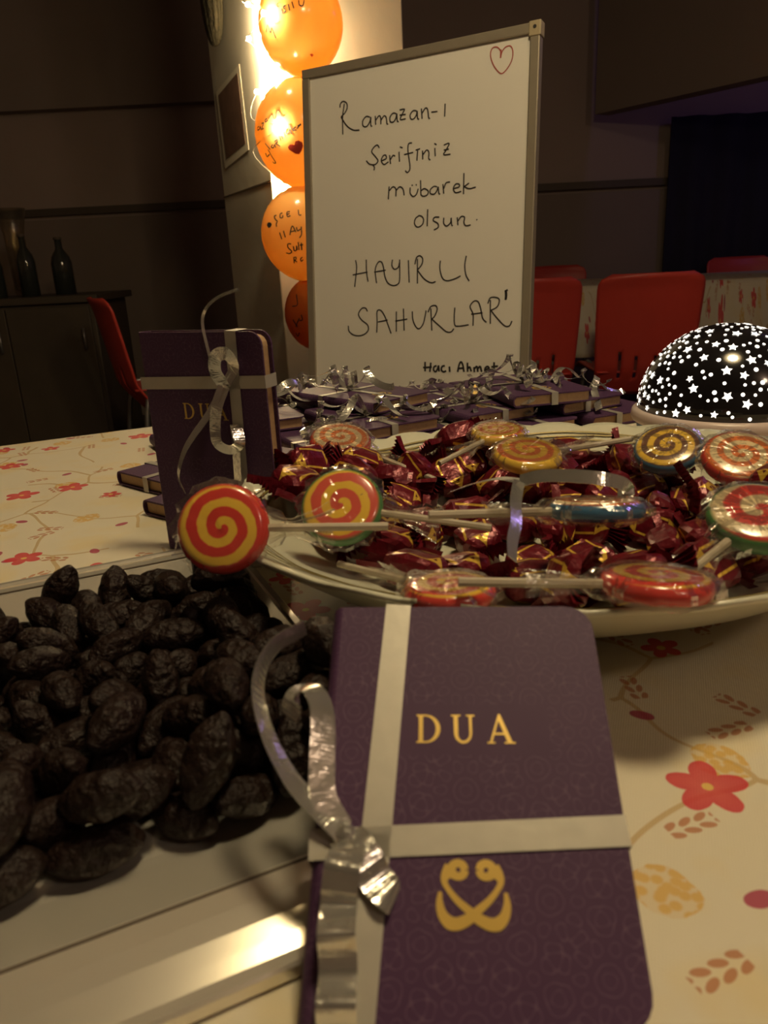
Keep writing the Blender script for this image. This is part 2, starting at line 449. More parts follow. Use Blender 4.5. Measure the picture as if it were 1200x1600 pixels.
# ------------------------------------------------------------------ measured data (0.1 mm; heaps settled beforehand)
BOARD_STROKES={
 'Ramazan':[[(-3412,-673),(-3402,-620),(-3349,-586),(-3280,-623),(-3273,-699),(-3318,-768),(-3393,-819)],[(-3324,-624),(-3362,-823),(-3363,-1092)],[(-3393,-819),(-3278,-971),(-3157,-1048),(-3041,-1063)],[(-2839,-893),(-2911,-876),(-2976,-935),(-2968,-1011),(-2900,-1026),(-2840,-960),(-2823,-895),(-2824,-1013),(-2799,-1039)],[(-2739,-889),(-2732,-1024)],[(-2731,-957),(-2672,-898),(-2639,-926),(-2636,-1027)],[(-2635,-970),(-2577,-911),(-2536,-940),(-2524,-1028),(-2499,-1044)],[(-2351,-908),(-2412,-893),(-2466,-942),(-2462,-1009),(-2405,-1023),(-2360,-973),(-2343,-909),(-2335,-1009),(-2311,-1035)],[(-2291,-860),(-2206,-862),(-2230,-908),(-2279,-1000),(-2182,-1006)],[(-2291,-936),(-2182,-941)],[(-1991,-914),(-2050,-906),(-2102,-958),(-2090,-1018),(-2038,-1025),(-1991,-973),(-1979,-916),(-1971,-1024),(-1943,-1044)],[(-1904,-893),(-1892,-1044)],[(-1896,-969),(-1834,-897),(-1795,-925),(-1778,-1033),(-1755,-1062)],[(-1732,-969),(-1624,-974)],[(-1496,-880),(-1501,-1064)]],
 'Serifiniz':[[(-2667,-1380),(-2705,-1332),(-2768,-1359),(-2811,-1422),(-2748,-1497),(-2694,-1572),(-2749,-1624),(-2855,-1606),(-2915,-1548)],[(-2792,-1619),(-2762,-1667),(-2771,-1711)],[(-2623,-1580),(-2539,-1555),(-2551,-1502),(-2601,-1514),(-2631,-1579),(-2581,-1642),(-2497,-1610)],[(-2476,-1511),(-2460,-1648)],[(-2460,-1580),(-2414,-1524),(-2373,-1539)],[(-2303,-1480),(-2295,-1632)],[(-2287,-1408),(-2238,-1430)],[(-2069,-1374),(-2129,-1383),(-2141,-1482),(-2108,-1686),(-2108,-1770),(-2149,-1810),(-2189,-1778)],[(-2210,-1534),(-2048,-1519)],[(-1968,-1501),(-1980,-1650)],[(-2004,-1491),(-1925,-1480)],[(-1881,-1511),(-1876,-1644)],[(-1877,-1578),(-1810,-1513),(-1770,-1547),(-1770,-1640),(-1742,-1666)],[(-1665,-1497),(-1656,-1619)],[(-1674,-1430),(-1635,-1455)],[(-1511,-1473),(-1419,-1461),(-1471,-1552),(-1509,-1613),(-1394,-1619)],[(-1510,-1547),(-1422,-1541)]],
 'mubarek':[[(-2487,-1988),(-2504,-2186)],[(-2487,-2056),(-2416,-2001),(-2362,-2041),(-2362,-2154)],[(-2362,-2068),(-2292,-2013),(-2230,-2053),(-2209,-2151)],[(-2099,-2041),(-2099,-2126),(-2046,-2182),(-1986,-2154),(-1954,-2072)],[(-2067,-2000),(-2059,-2022)],[(-1994,-2001),(-1986,-2022)],[(-1914,-1948),(-1905,-2178)],[(-1905,-2110),(-1846,-2082),(-1778,-2122),(-1793,-2181),(-1865,-2195),(-1905,-2168)],[(-1620,-2077),(-1675,-2065),(-1738,-2109),(-1734,-2167),(-1666,-2179),(-1620,-2130),(-1601,-2079),(-1588,-2173),(-1564,-2192)],[(-1519,-2046),(-1502,-2188)],[(-1503,-2114),(-1465,-2035),(-1396,-2025)],[(-1337,-2130),(-1241,-2113),(-1242,-2073),(-1299,-2068),(-1337,-2130),(-1297,-2193),(-1202,-2182)],[(-1161,-1918),(-1163,-2229)],[(-1072,-2073),(-1158,-2121)],[(-1158,-2114),(-1070,-2155),(-958,-2143)]],
 'olsun':[[(-1936,-2482),(-2004,-2528),(-2016,-2607),(-1963,-2659),(-1882,-2630),(-1854,-2557),(-1883,-2503),(-1936,-2482)],[(-1783,-2399),(-1789,-2658)],[(-1576,-2534),(-1655,-2531),(-1682,-2577),(-1603,-2627),(-1594,-2689),(-1669,-2724)],[(-1497,-2550),(-1496,-2635),(-1445,-2679),(-1379,-2634),(-1369,-2560),(-1359,-2662),(-1340,-2687)],[(-1264,-2562),(-1251,-2683)],[(-1252,-2620),(-1195,-2557),(-1138,-2572),(-1148,-2644),(-1116,-2697),(-1033,-2693)],[(-937,-2617),(-925,-2631)]],
 'HAYIRLI':[[(-3144,-3109),(-3127,-3242),(-3170,-3551)],[(-2935,-3111),(-2930,-3315),(-2902,-3473)],[(-3206,-3349),(-2911,-3315)],[(-2736,-3505),(-2761,-3291),(-2704,-3170),(-2637,-3167),(-2601,-3253),(-2576,-3393),(-2521,-3504),(-2430,-3554),(-2338,-3542),(-2295,-3467),(-2294,-3146)],[(-2780,-3322),(-2557,-3301)],[(-2428,-3139),(-2440,-3230),(-2392,-3294),(-2320,-3267),(-2295,-3191)],[(-2130,-3164),(-2115,-3521)],[(-1964,-3149),(-1962,-3542)],[(-2009,-3237),(-1981,-3133),(-1918,-3106),(-1869,-3154),(-1883,-3243),(-1963,-3330)],[(-1963,-3330),(-1839,-3471),(-1717,-3537),(-1630,-3525)],[(-1548,-3201),(-1557,-3319),(-1511,-3471),(-1425,-3519),(-1290,-3495),(-1191,-3455)],[(-1097,-3152),(-1121,-3297),(-1098,-3444),(-1040,-3541)]],
 'SAHURLAR':[[(-2919,-3964),(-2956,-3909),(-3033,-3913),(-3100,-4008),(-3035,-4107),(-2921,-4189),(-2911,-4286),(-3019,-4360),(-3175,-4365),(-3292,-4298),(-3310,-4199)],[(-2739,-4321),(-2730,-4144),(-2729,-3969),(-2654,-3955),(-2580,-4052),(-2524,-4180),(-2458,-4340)],[(-2712,-4145),(-2524,-4116)],[(-2357,-3978),(-2358,-4309)],[(-2222,-3934),(-2208,-4295)],[(-2376,-4135),(-2150,-4108)],[(-2056,-3985),(-2042,-4125),(-1987,-4235),(-1923,-4267),(-1852,-4191),(-1811,-4037),(-1801,-3976)],[(-1713,-3947),(-1692,-4302)],[(-1765,-4007),(-1713,-3917),(-1626,-3904),(-1598,-3966),(-1642,-4071),(-1694,-4116)],[(-1694,-4116),(-1536,-4242),(-1431,-4320),(-1345,-4327),(-1295,-4276)],[(-1283,-3943),(-1291,-4079),(-1279,-4216),(-1211,-4238),(-1036,-4219)],[(-960,-4236),(-963,-4056),(-1016,-3935),(-951,-3854),(-879,-3865),(-834,-3970),(-797,-4119),(-731,-4186)],[(-996,-4055),(-799,-4036)],[(-674,-3842),(-665,-4211)],[(-715,-3899),(-675,-3813),(-579,-3807),(-524,-3847),(-553,-3948),(-661,-4004)],[(-661,-4004),(-538,-4139),(-423,-4244),(-344,-4245),(-305,-4173)]],
 'apostrophe':[[(-432,-3719),(-389,-3700)],[(-426,-3708),(-418,-3777),(-422,-3850)],[(-417,-3708),(-408,-3778),(-416,-3850)]],
 'Haci':[[(-1812,-4811),(-1811,-4969)],[(-1705,-4823),(-1722,-4975)],[(-1848,-4906),(-1687,-4895)],[(-1599,-4872),(-1645,-4895),(-1651,-4949),(-1609,-4967),(-1574,-4910),(-1564,-4872),(-1552,-4966)],[(-1448,-4871),(-1494,-4884),(-1511,-4934),(-1475,-4972),(-1423,-4955)],[(-1365,-4883),(-1357,-4970)]],
 'Ahmet':[[(-1216,-4969),(-1193,-4860),(-1160,-4807),(-1125,-4859),(-1103,-4967)],[(-1206,-4913),(-1104,-4905)],[(-1045,-4819),(-1039,-4966)],[(-1039,-4920),(-1003,-4889),(-975,-4959)],[(-929,-4888),(-921,-4971)],[(-922,-4919),(-879,-4879),(-860,-4964)],[(-862,-4918),(-822,-4878),(-794,-4963)],[(-745,-4932),(-670,-4907),(-697,-4877),(-736,-4908),(-728,-4956),(-656,-4950)],[(-584,-4809),(-580,-4946),(-538,-4954)],[(-631,-4885),(-517,-4869)]],
 'heart':[[(-600,-384),(-598,-304),(-660,-229),(-735,-232),(-764,-308),(-730,-427),(-659,-536),(-575,-598),(-483,-531),(-423,-429),(-416,-318),(-455,-248),(-529,-251),(-583,-306),(-603,-383)]],
 'heart_dash':[[(-599,-271),(-603,-383)]],
}
BALLOONS=[
 ((-0.1368,2.07,0.689),0.0989,1.12,[[(-550,-829,7),(-591,-800,-51),(-550,-820,-139),(-469,-865,-168),(-400,-903,-140)],[(-345,-930,92),(-323,-941,-19)],[(-245,-956,140),(-302,-943,108),(-250,-963,39),(-306,-947,-7)],[(-181,-969,155),(-160,-982,30)],[(-100,-974,203),(-64,-992,64)],[(56,-974,223),(64,-987,126),(139,-980,111),(177,-959,221)],[(-763,-594,-265),(-708,-686,-153),(-659,-693,-308),(-613,-757,-230),(-539,-741,-435)],[(-400,-891,212),(-452,-872,179),(-407,-901,129)]],[(201,-683,-779),(250,-681,-764),(287,-645,-786),(241,-625,-824)]),
 ((-0.1544,2.07,0.456),0.1123,1.1,[[(-938,-619,127),(-988,-538,118),(-985,-551,62),(-933,-634,71),(-907,-665,119),(-885,-702,37)],[(-862,-714,171),(-802,-780,174),(-867,-723,56),(-813,-783,60)],[(-710,-849,250),(-759,-811,228),(-750,-830,179),(-703,-862,217),(-696,-874,185)],[(-678,-880,229),(-596,-918,309),(-560,-942,304),(-538,-971,231),(-494,-996,225),(-468,-977,354),(-413,-992,386),(-366,-1031,310),(-336,-1054,253),(-282,-1072,244)],[(-836,-640,-453),(-815,-617,-529),(-738,-726,-498)],[(-758,-758,-393),(-680,-751,-551),(-610,-726,-676),(-650,-683,-686),(-682,-679,-652)],[(-815,-748,-257),(-702,-807,-401)],[(-622,-901,-309),(-666,-854,-355),(-614,-885,-376),(-577,-929,-314),(-560,-918,-383)],[(-570,-948,-256),(-502,-993,-219),(-500,-983,-271),(-549,-949,-303),(-490,-973,-332),(-442,-983,-373)],[(-450,-1028,-150),(-415,-1030,-228)],[(-418,-1038,-176),(-374,-1055,-173),(-359,-1052,-226)],[(-357,-1072,-10),(-305,-1076,-179)],[(-239,-1105,-20),(-285,-1092,-61),(-265,-1093,-123),(-204,-1107,-105),(-189,-1114,-39),(-140,-1114,-139)],[(-187,-1112,81),(-93,-1123,-90)],[(-34,-1130,12),(-107,-1124,-59),(-24,-1128,-63)],[(-5,-1130,-34),(86,-1125,67)],[(8,-1130,25),(92,-1126,44)]],[(-105,-1074,-370),(-71,-1097,-291),(5,-1101,-279),(84,-1089,-319),(101,-1067,-393),(49,-1036,-494),(-9,-1010,-557),(-93,-1011,-546),(-172,-1021,-497),(-242,-1026,-449),(-262,-1039,-396),(-213,-1063,-351),(-137,-1076,-350)]),
 ((-0.1619,2.07,0.2272),0.1118,1.03,[[(-613,-841,439),(-668,-810,416),(-640,-863,345),(-595,-909,300),(-624,-908,234),(-619,-923,179)],[(-456,-915,482),(-509,-899,458),(-513,-932,376),(-452,-963,377),(-450,-944,426)],[(-267,-981,497),(-336,-964,487),(-331,-1006,391),(-257,-1024,400)],[(-332,-986,440),(-278,-999,448)],[(-62,-1000,526),(-47,-1052,408),(5,-1051,413)],[(-553,-979,38),(-513,-995,-115)],[(-452,-1028,72),(-418,-1042,-79)],[(-302,-1083,-31),(-227,-1090,168),(-150,-1114,28)],[(-282,-1088,35),(-177,-1109,57)],[(-127,-1110,135),(-105,-1119,53),(-30,-1121,90)],[(-11,-1116,143),(-19,-1124,-32),(-75,-1117,-111)],[(-293,-1062,-236),(-368,-1039,-232),(-377,-1015,-313),(-298,-1013,-400),(-350,-975,-452),(-439,-946,-434)],[(-240,-1061,-293),(-231,-1034,-389),(-176,-1049,-378),(-165,-1078,-283),(-153,-1052,-379)],[(-113,-1101,-204),(-112,-1056,-381)],[(-42,-1103,-221),(-45,-1060,-385)],[(-83,-1090,-273),(-3,-1095,-264)],[(-262,-960,-540),(-271,-870,-679)],[(-273,-950,-553),(-212,-971,-542),(-219,-939,-597),(-260,-921,-609)],[(-260,-921,-609),(-198,-907,-654)],[(-50,-989,-550),(-99,-963,-589),(-86,-930,-646),(-43,-958,-606)]],[(-813,-723,296),(-757,-789,272),(-743,-814,229),(-790,-782,178),(-839,-733,160),(-879,-666,227),(-858,-674,281)]),
 ((-0.1515,2.08,0.0307),0.0823,1.15,[[(-425,-541,531),(-408,-676,287),(-552,-579,244)],[(-562,-604,-80),(-450,-657,-261)],[(-379,-735,-50),(-456,-676,-170),(-499,-620,-262)],[(-324,-761,38),(-303,-768,-81),(-385,-727,-109)],[(-521,-531,-419),(-485,-500,-515),(-420,-615,-416)]],[]),
]
DATES=[(428,3327,106,-190,46,-19,79),(491,2946,84,-37,-11,44,76),(-50,1976,84,-291,0,-6,77),(316,2162,78,115,0,-161,71),(-541,3588,79,116,0,281,72),(-384,3142,91,239,3,128,80),(-649,2174,79,277,0,59,74),(-353,2472,83,-37,-314,53,80),(-1074,3066,83,-277,0,-149,80),(-185,3050,85,-37,0,-238,81),(212,3364,76,-37,-314,-22,71),(-319,3316,194,-16,-56,14,81),(-561,3056,86,26,-35,70,70),(-433,2138,83,115,-7,-168,73),(-625,3504,154,-38,-22,-71,71),(-242,2231,88,199,0,241,82),(-1078,2537,92,199,-10,158,82),(-722,3159,84,-302,0,-158,75),(-161,2834,105,116,-39,221,85),(-294,3420,78,-199,0,180,70),(-346,2820,81,27,-301,65,70),(112,2998,107,-12,-46,291,80),(715,2400,89,121,0,54,81),(-624,3118,183,41,-310,112,77),(311,3520,81,-290,0,158,74),(622,3309,90,233,0,-169,80),(-240,3197,134,-198,79,134,84),(243,2718,99,-83,38,147,78),(-770,2566,74,-277,0,-113,68),(175,2519,74,-277,0,-99,69),(-131,3323,123,-39,99,75,71),(-992,2309,86,-37,-314,-35,83),(-874,3160,84,115,-6,-210,74),(762,2753,93,-58,-2,-157,84),(45,3584,82,-277,0,8,78),(-765,2840,74,37,0,279,68),(-577,2002,79,37,314,-70,74),(-49,2557,88,37,-3,-289,84),(-543,2681,89,32,314,-91,85),(241,3163,78,37,0,113,73),(-881,2155,92,37,-19,35,81),(91,3169,83,-199,0,81,76),(-1067,2233,180,287,-71,107,77),(-1039,2030,85,-115,0,-85,78),(623,2734,116,37,221,65,68),(-621,2518,127,227,65,-166,83),(300,2902,108,95,-65,-175,69),(-505,2829,117,-49,84,247,70),(-938,2812,88,115,0,-88,82),(755,3345,136,199,98,87,80),(378,3103,86,-199,0,-148,79),(-418,2675,204,-154,-19,127,78),(-1077,2781,75,-277,0,191,69),(-331,2659,81,115,0,280,73),(765,2989,95,-278,-46,-118,71),(379,2970,199,31,310,-25,77),(-867,2979,84,37,0,5,81),(396,1974,93,85,-274,40,70),(205,2000,77,115,0,-86,69),(148,2948,219,-285,-2,50,70),(-406,2946,87,295,-23,7,72),(361,2419,86,-115,0,156,79),(-1002,1975,218,30,-308,0,81),(775,2020,119,-194,53,-157,76),(-752,2003,97,87,279,-78,76),(-970,2443,147,90,-197,-16,71),(354,2629,107,161,-63,-174,69),(-1009,3402,90,-115,314,36,84),(-1063,3571,260,-30,78,81,71),(-601,2383,189,-48,9,-278,73),(729,2254,120,-138,-62,58,79),(295,1988,253,53,219,50,81),(-755,3457,75,-37,0,3,70),(-729,2323,91,277,44,84,69),(595,2444,182,267,-12,-137,69),(-600,2780,212,1,-42,65,73),(-166,2662,124,-91,-205,-9,68),(-689,3343,140,33,38,7,84),(-543,3244,75,-37,0,-294,69),(-389,2876,198,-1,-5,245,69),(-910,2561,76,-277,0,-95,71),(-212,2403,130,46,221,-202,77),(724,3402,297,54,249,12,79),(-319,2125,149,234,53,-63,70),(561,2009,182,-125,238,104,81),(499,2416,101,-199,36,154,84),(46,2698,89,-199,11,-13,78),(503,3582,80,-37,-314,-28,76),(-479,3232,208,246,39,178,75),(-133,2087,141,-142,-23,-263,70),(228,2383,159,-56,-19,76,76),(709,1971,253,-81,-40,312,74),(-346,2302,216,-25,-74,-102,82),(-477,3411,79,-115,0,260,71),(680,2548,98,-53,36,-303,80),(-570,2088,191,122,71,100,78),(588,2201,182,-6,6,-81,76),(-178,3517,83,37,0,-102,79),(105,2203,78,-37,-314,95,73),(600,2086,81,-115,314,-38,73),(660,3570,214,61,196,-147,84),(90,2563,202,166,-55,-212,77),(-1076,3359,226,185,-3,133,75),(-52,2972,75,-37,0,143,70),(149,2845,122,180,233,-12,73),(-1033,3257,99,142,-270,3,72),(-2,3265,80,-37,-314,91,75),(-837,2689,179,247,-37,131,71),(-79,3445,190,307,50,-87,78),(-842,3558,184,193,-5,260,84),(-316,1972,94,115,-15,0,82),(-673,2924,143,49,-283,1,78),(486,2603,140,247,92,118,84),(-327,3594,141,-65,175,-23,72),(-724,2052,227,-218,-79,-145,77),(724,2131,273,93,-264,71,84),(-19,3586,254,-203,213,-30,76),(216,3280,188,80,-306,-21,80),(-510,2338,80,-128,0,-11,69),(385,2781,128,-122,89,67,76),(-1027,3559,100,-247,26,53,82),(81,2056,167,131,-36,-27,75),(-689,3526,286,36,67,-152,69),(513,3091,138,-12,-99,-256,81),(662,3054,146,245,-118,-1,68),(732,3175,139,-199,87,-58,85),(-897,2320,228,57,-257,-94,85),(-1024,2111,220,-22,54,17,70),(-571,3586,228,40,-5,278,71),(407,2392,237,-186,28,182,84),(440,2230,117,-37,-240,-56,74),(488,2098,284,64,-39,-183,70),(218,2173,151,279,-5,149,72),(-924,3445,233,26,-51,226,80),(-99,2346,74,277,0,110,69),(-10,1989,243,-141,34,259,76),(699,2541,260,34,-283,56,84),(-416,2471,224,232,-1,-39,81),(-134,2987,203,-92,-282,37,70),(-846,2130,226,71,-19,95,69),(-1069,3058,237,134,40,134,81),(-99,3130,202,-306,59,-10,72),(394,2095,187,-83,-257,-23,81),(742,2403,223,81,-2,80,69),(-1034,2090,387,-267,82,-96,84),(529,3452,150,-57,252,7,79),(54,2357,87,-115,0,101,81),(-947,2602,227,58,233,82,76),(-663,3283,265,-137,51,-11,74),(772,3501,142,42,118,157,76),(-924,3235,205,239,17,17,76),(-1002,2218,328,10,-274,-57,82),(78,3468,174,109,33,-160,79),(647,2876,135,80,218,4,79),(-783,3126,202,154,-23,112,80),(655,2263,296,49,312,23,75),(-435,2036,218,-58,42,-164,83),(-929,2799,226,68,0,112,73),(-491,3028,213,-159,4,51,81),(-723,2654,227,-8,78,-168,74),(-10,3277,213,53,-36,168,69),(507,3222,175,-68,282,1,73),(502,2756,171,-65,-53,-210,71),(-705,2509,273,-264,42,-140,70),(-814,2422,134,-118,253,96,78),(-516,2315,290,-12,-16,274,74),(524,2437,298,190,0,203,74),(212,3562,190,-24,217,122,79),(-739,2997,284,165,33,-263,79),(296,3130,210,85,293,67,80),(572,2941,248,204,9,138,81),(763,2199,416,168,-7,-157,85),(-521,2253,173,61,-311,-15,72),(-934,3066,276,33,-236,113,75),(-1070,2852,196,-18,283,-166,80),(-1002,2873,332,226,69,142,81),(341,3449,209,10,-216,-9,68),(81,2368,233,-124,-1,93,82),(-851,2012,317,11,-304,-94,74),(108,3174,228,48,51,-116,73),(-583,2182,290,204,24,11,72),(444,3351,253,-71,-15,-164,80),(638,3279,300,132,43,272,75),(-642,3406,334,-177,40,30,74),(-396,3481,178,111,-32,-26,74),(-693,2249,220,133,-86,95,71),(-108,2204,211,-150,69,199,74),(578,2653,259,57,-114,261,81),(253,2562,220,160,116,-173,71),(309,2250,248,-56,291,-71,69),(-1044,3145,361,-291,72,42,77),(-447,3391,256,272,-34,-24,76),(-706,2849,264,140,-63,105,72),(419,2203,359,-92,6,-170,74),(-857,3191,324,-156,37,74,70),(-1076,1967,447,157,-118,39,72),(-258,2057,257,-24,-39,129,82),(-76,2714,205,-139,0,182,70),(34,2802,176,-134,62,226,71),(-990,3304,313,-203,25,57,69),(-830,2835,332,267,-14,188,82),(399,3580,194,67,-17,-38,74)]
CANDIES=[(-529,-554,275,-1,25,221,102),(796,-241,266,-43,15,185,99),(21,-50,269,-118,28,-189,101),(86,-421,232,24,0,-105,95),(-978,787,454,32,29,21,95),(644,496,272,-39,298,4,103),(159,293,234,24,0,-3,98),(74,907,399,44,-13,-168,103),(246,771,308,-185,29,-135,105),(681,-703,349,-196,-44,-79,95),(-301,960,367,20,268,173,93),(-173,100,234,290,0,-60,97),(-1078,-177,377,265,-7,194,105),(-162,718,305,36,45,-246,105),(327,998,395,-28,-302,-50,99),(-122,1018,412,-17,74,-134,108),(-773,498,293,39,27,-7,94),(-656,810,380,-125,-44,230,93),(-139,-935,367,-106,45,172,103),(35,691,256,301,-22,110,101),(-1063,281,359,-271,29,20,98),(1031,-127,328,12,-40,10,103),(-1325,306,483,-285,22,88,107),(-386,-74,237,24,0,-135,101),(624,200,246,-119,-1,130,92),(-808,264,283,-240,15,-123,93),(220,60,248,196,0,228,95),(252,-641,258,310,1,31,106),(226,-850,318,-23,-3,13,107),(-733,-611,318,24,314,-73,102),(456,722,294,-1,28,-152,98),(-858,-148,280,296,15,-56,107),(106,-1020,403,159,25,269,97),(244,489,239,-290,0,-49,105),(-221,-641,250,-1,-306,9,100),(341,182,303,-20,-239,-43,101),(473,-390,255,-113,0,-178,101),(1237,-263,437,-96,38,-298,92),(-1026,532,428,208,-26,226,107),(839,-542,340,71,13,114,93),(-1288,565,526,102,11,86,94),(-656,42,261,133,0,136,105),(1214,147,408,34,-41,-7,104),(407,-953,409,-68,-295,60,102),(-404,253,254,118,0,35,102),(811,259,265,-5,15,-187,93),(-1193,100,391,25,-41,298,97),(796,706,378,11,4,-134,94),(-443,814,325,29,45,-106,101),(-363,1145,501,255,-13,43,104),(535,-36,247,118,0,-61,94),(-177,-424,230,-24,314,54,92),(-793,654,363,-84,31,1,96),(1101,-140,507,-23,-13,54,102),(801,-2,349,-78,-238,62,104),(636,-370,272,184,-13,-164,100),(619,765,360,144,39,-152,99),(453,355,312,196,97,-58,94)]

# ------------------------------------------------------------------ the hall
def wallbox(name, dims, mat): return struct(boxobj(name, dims, mat))
wallbox('floor', (-4.2, 4.2, -3.2, 5.2, FLOOR - .1, FLOOR), M['floor'])
wallbox('ceiling', (-4.2, 4.2, -3.2, 5.2, 2.15, 2.25), M['ceil'])
wallbox('wall_back', (-4.2, 4.2, 5.0, 5.15, FLOOR, 2.15), M['wall'])
wallbox('wall_left', (-4.2, -4.0, -3.2, 5.0, FLOOR, 2.15), M['wall'])
wallbox('wall_right', (4.0, 4.2, -3.2, 5.0, FLOOR, 2.15), M['wall'])
wallbox('wall_front', (-4.0, 4.0, -3.2, -3.0, FLOOR, 2.15), M['wall'])
wallbox('trim_1', (-3.99, -0.6, 4.90, 4.995, 1.05, 2.145), M['ceil'])          # dark lintel along the top of the back wall
wallbox('trim_2', (-3.99, 3.99, 4.95, 4.995, .49, .53), M['trim'])             # rail across the back wall
wallbox('trim_3', (-3.99, 3.99, 4.965, 4.995, FLOOR + .001, .468), M['wall_low'])  # dado
# beam that runs from the back wall towards the right, with a navy drape hanging below
bd_ = Vector((.62, -.94, 0)).normalized(); bang = math.atan2(bd_.y, bd_.x)
beam = struct(boxobj('trim_4', (0, 2.2, -.06, .06, .87, 2.149), M['ceil'])); beam.location = (1.36, 4.86, 0); beam.rotation_euler.z = bang
V, Fc = [], []
for i in range(61):
    x = 2.2 * i / 60; y = .02 * math.sin(i * 1.15)
    V += [(x, y, .85), (x, y * 1.5, -.70)]
for i in range(60): Fc.append((2 * i, 2 * i + 2, 2 * i + 3, 2 * i + 1))
drape = me_obj('curtain', V, Fc, M['navy'], smooth=True); drape.location = (1.78, 4.915, 0)
sm = drape.modifiers.new('thick', 'SOLIDIFY'); sm.thickness = .006
tag(drape, 'dark navy curtain hanging at the right end of the hall', 'curtain')

# pillar with the building's axis
PC = Vector((-.252, 2.2, 0))
bm = bmesh.new(); box(bm, 0, .405, 0, .50, FLOOR, 2.148, bev=.004)
pil = struct(bm_obj('wall_pillar', bm, M['plaster'])); pil.location = (PC.x, PC.y, 0); pil.rotation_euler.z = AX
joint = boxobj('plaster_joint', (-.0015, .002, .002, .5, .366, .370), M['trim'], pil)

# notice on the pillar's left face  (local frame: x into the pillar, y along the face)
nt = empty('notice_sheet', PC + UT * -.0012 + NT * .31 + Vector((0, 0, .465)), (0, 0, AX))
tag(nt, 'white sheet with a dark brown picture taped to the pillar', 'notice')
boxobj('sheet', (-.0008, .0008, -.135, .135, -.01, .205), M['paper'], nt)
boxobj('picture', (-.0016, -.0008, -.112, .108, .012, .190), M['picture'], nt)
for a_ in (nt,): a_.rotation_euler = (math.radians(-4), 0, AX)

# dark oval ornament hanging against the pillar's upper left face
og = empty('hanging_ornament', (-.403, 2.458, .745), (0, 0, AX)); tag(og, 'dark olive ribbed oval ornament hanging high against the pillar', 'ornament')
lathe('ribbed_body', [(.0, 0)] + [(.078 * math.sin(PI * j / 16) ** .75, .15 - .15 * math.cos(PI * j / 16)) for j in range(1, 16)] + [(0, .30)], M['olive'], og, n=48, ax=.32, mod=lambda t, j: (1 + .045 * math.cos(12 * t), 0))
tube('hanging_cord', [(0, 0, .30), (0, 0, 2.145 - .745)], .0025, M['trim'], og, n=2)

# ------------------------------------------------------------------ balloons and fairy lights
bl_labels = ['topmost pale orange balloon with faint marker writing, cut by the picture edge',
             'orange balloon with slanted writing and a red heart beside the whiteboard',
             'orange balloon with HOŞGEL and 11 Ay lettering, third from the top',
             'small dark orange balloon half hidden at the bottom of the string']
for i, (c, rad, el, ls, hh) in enumerate(BALLOONS):
    root = empty('balloon', c)
    tag(root, bl_labels[i], 'balloon', 'balloons strung on the pillar')
    prof = []
    for j in range(21):
        a = PI * j / 20
        z = -math.cos(a); rr = math.sin(a)
        if z < -.2: rr *= 1 - .06 * (-z - .2)
        prof.append((max(rr, 1e-5 if j in (0, 20) else rr) * rad, z * rad * el))
    prof[0] = (.0, prof[0][1]); prof[-1] = (.0, prof[-1][1])
    b = lathe('skin', prof, M['orange2' if i == 3 else 'orange'], root, n=40)
    cn = lathe('knot', [(.004, -rad - .016), (.011, -rad - .014), (.004, -rad - .006), (.010, -rad + .003)], M['orange2' if i == 3 else 'orange'], root, n=12)
    cn.rotation_euler.x = PI / 2
    nf = lambda p: Vector((p.x, p.y, p.z)).normalized()
    L = []
    for l in ls:
        path = catmull([Vector(q) / 1e4 for q in l], 4)
        # keep the stroke just proud of the skin
        out = []
        for p in path:
            q = Vector((p.x, p.y, p.z / el)); q = q.normalized() * (rad * 1.004); out.append(Vector((q.x, q.y, q.z * el)))
        L.append(out)
    V, Fc = [], []
    for path in L:
        v, f = strip_geo(path, .0026, lambda t, P=path: P[min(len(P) - 1, int(t * len(P)))].normalized(), thick=.0004)
        o_ = len(V); V += v; Fc += [tuple(x + o_ for x in q) for q in f]
    me_obj('lettering', V, Fc, M['marker'], root)
    if hh:
        P = [Vector(q) / 1e4 for q in hh]; cc = sum(P, Vector()) / len(P)
        def onb(p):
            q = Vector((p.x, p.y, p.z / el)).normalized() * (rad * 1.006); return Vector((q.x, q.y, q.z * el))
        V = [onb(cc)] + [onb(cc.lerp(p, .5)) for p in P] + [onb(p) for p in P]; n = len(P); Fc = []
        for q in range(n):
            q2 = (q + 1) % n
            Fc += [(0, 1 + q, 1 + q2), (1 + q, 1 + n + q, 1 + n + q2, 1 + q2)]
        me_obj('heart_mark', V, Fc, M['heart'] if i != 2 else M['marker'], root)

BULBS = [(-0.268, 2.165, 0.761), (-0.274, 2.172, 0.689), (-0.237, 2.165, 0.653), (-0.213, 2.185, 0.629), (-0.266, 2.170, 0.572), (-0.206, 2.19, 0.583),
         (-0.2019, 1.955, 0.460), (-0.2110, 1.975, 0.690), (-0.227, 2.17, 0.363), (-0.217, 2.16, 0.34), (-0.181, 2.195, 0.748), (-0.130, 2.215, 0.70)]
fl = empty('fairy_lights', (-.25, 2.17, .34))
tag(fl, 'warm glowing fairy light string along the pillar edge behind the balloons', 'string lights')
WAY = [BULBS[11], BULBS[10], BULBS[11], BULBS[0], (-.262, 2.05, .735), BULBS[7], (-.262, 2.05, .66), BULBS[1], BULBS[2], BULBS[3], BULBS[5], BULBS[4],
       (-.274, 2.06, .50), BULBS[6], (-.274, 2.06, .42), BULBS[8], BULBS[9]]
tube('wire', [Vector(q) - fl.location + Vector((.003 * math.sin(7 * i), .004, .004 * math.cos(5 * i))) for i, q in enumerate(WAY)], .0007, M['wire'], fl, seg=5, n=5)
bm = bmesh.new(); bmesh.ops.create_icosphere(bm, subdivisions=2, radius=.0058)
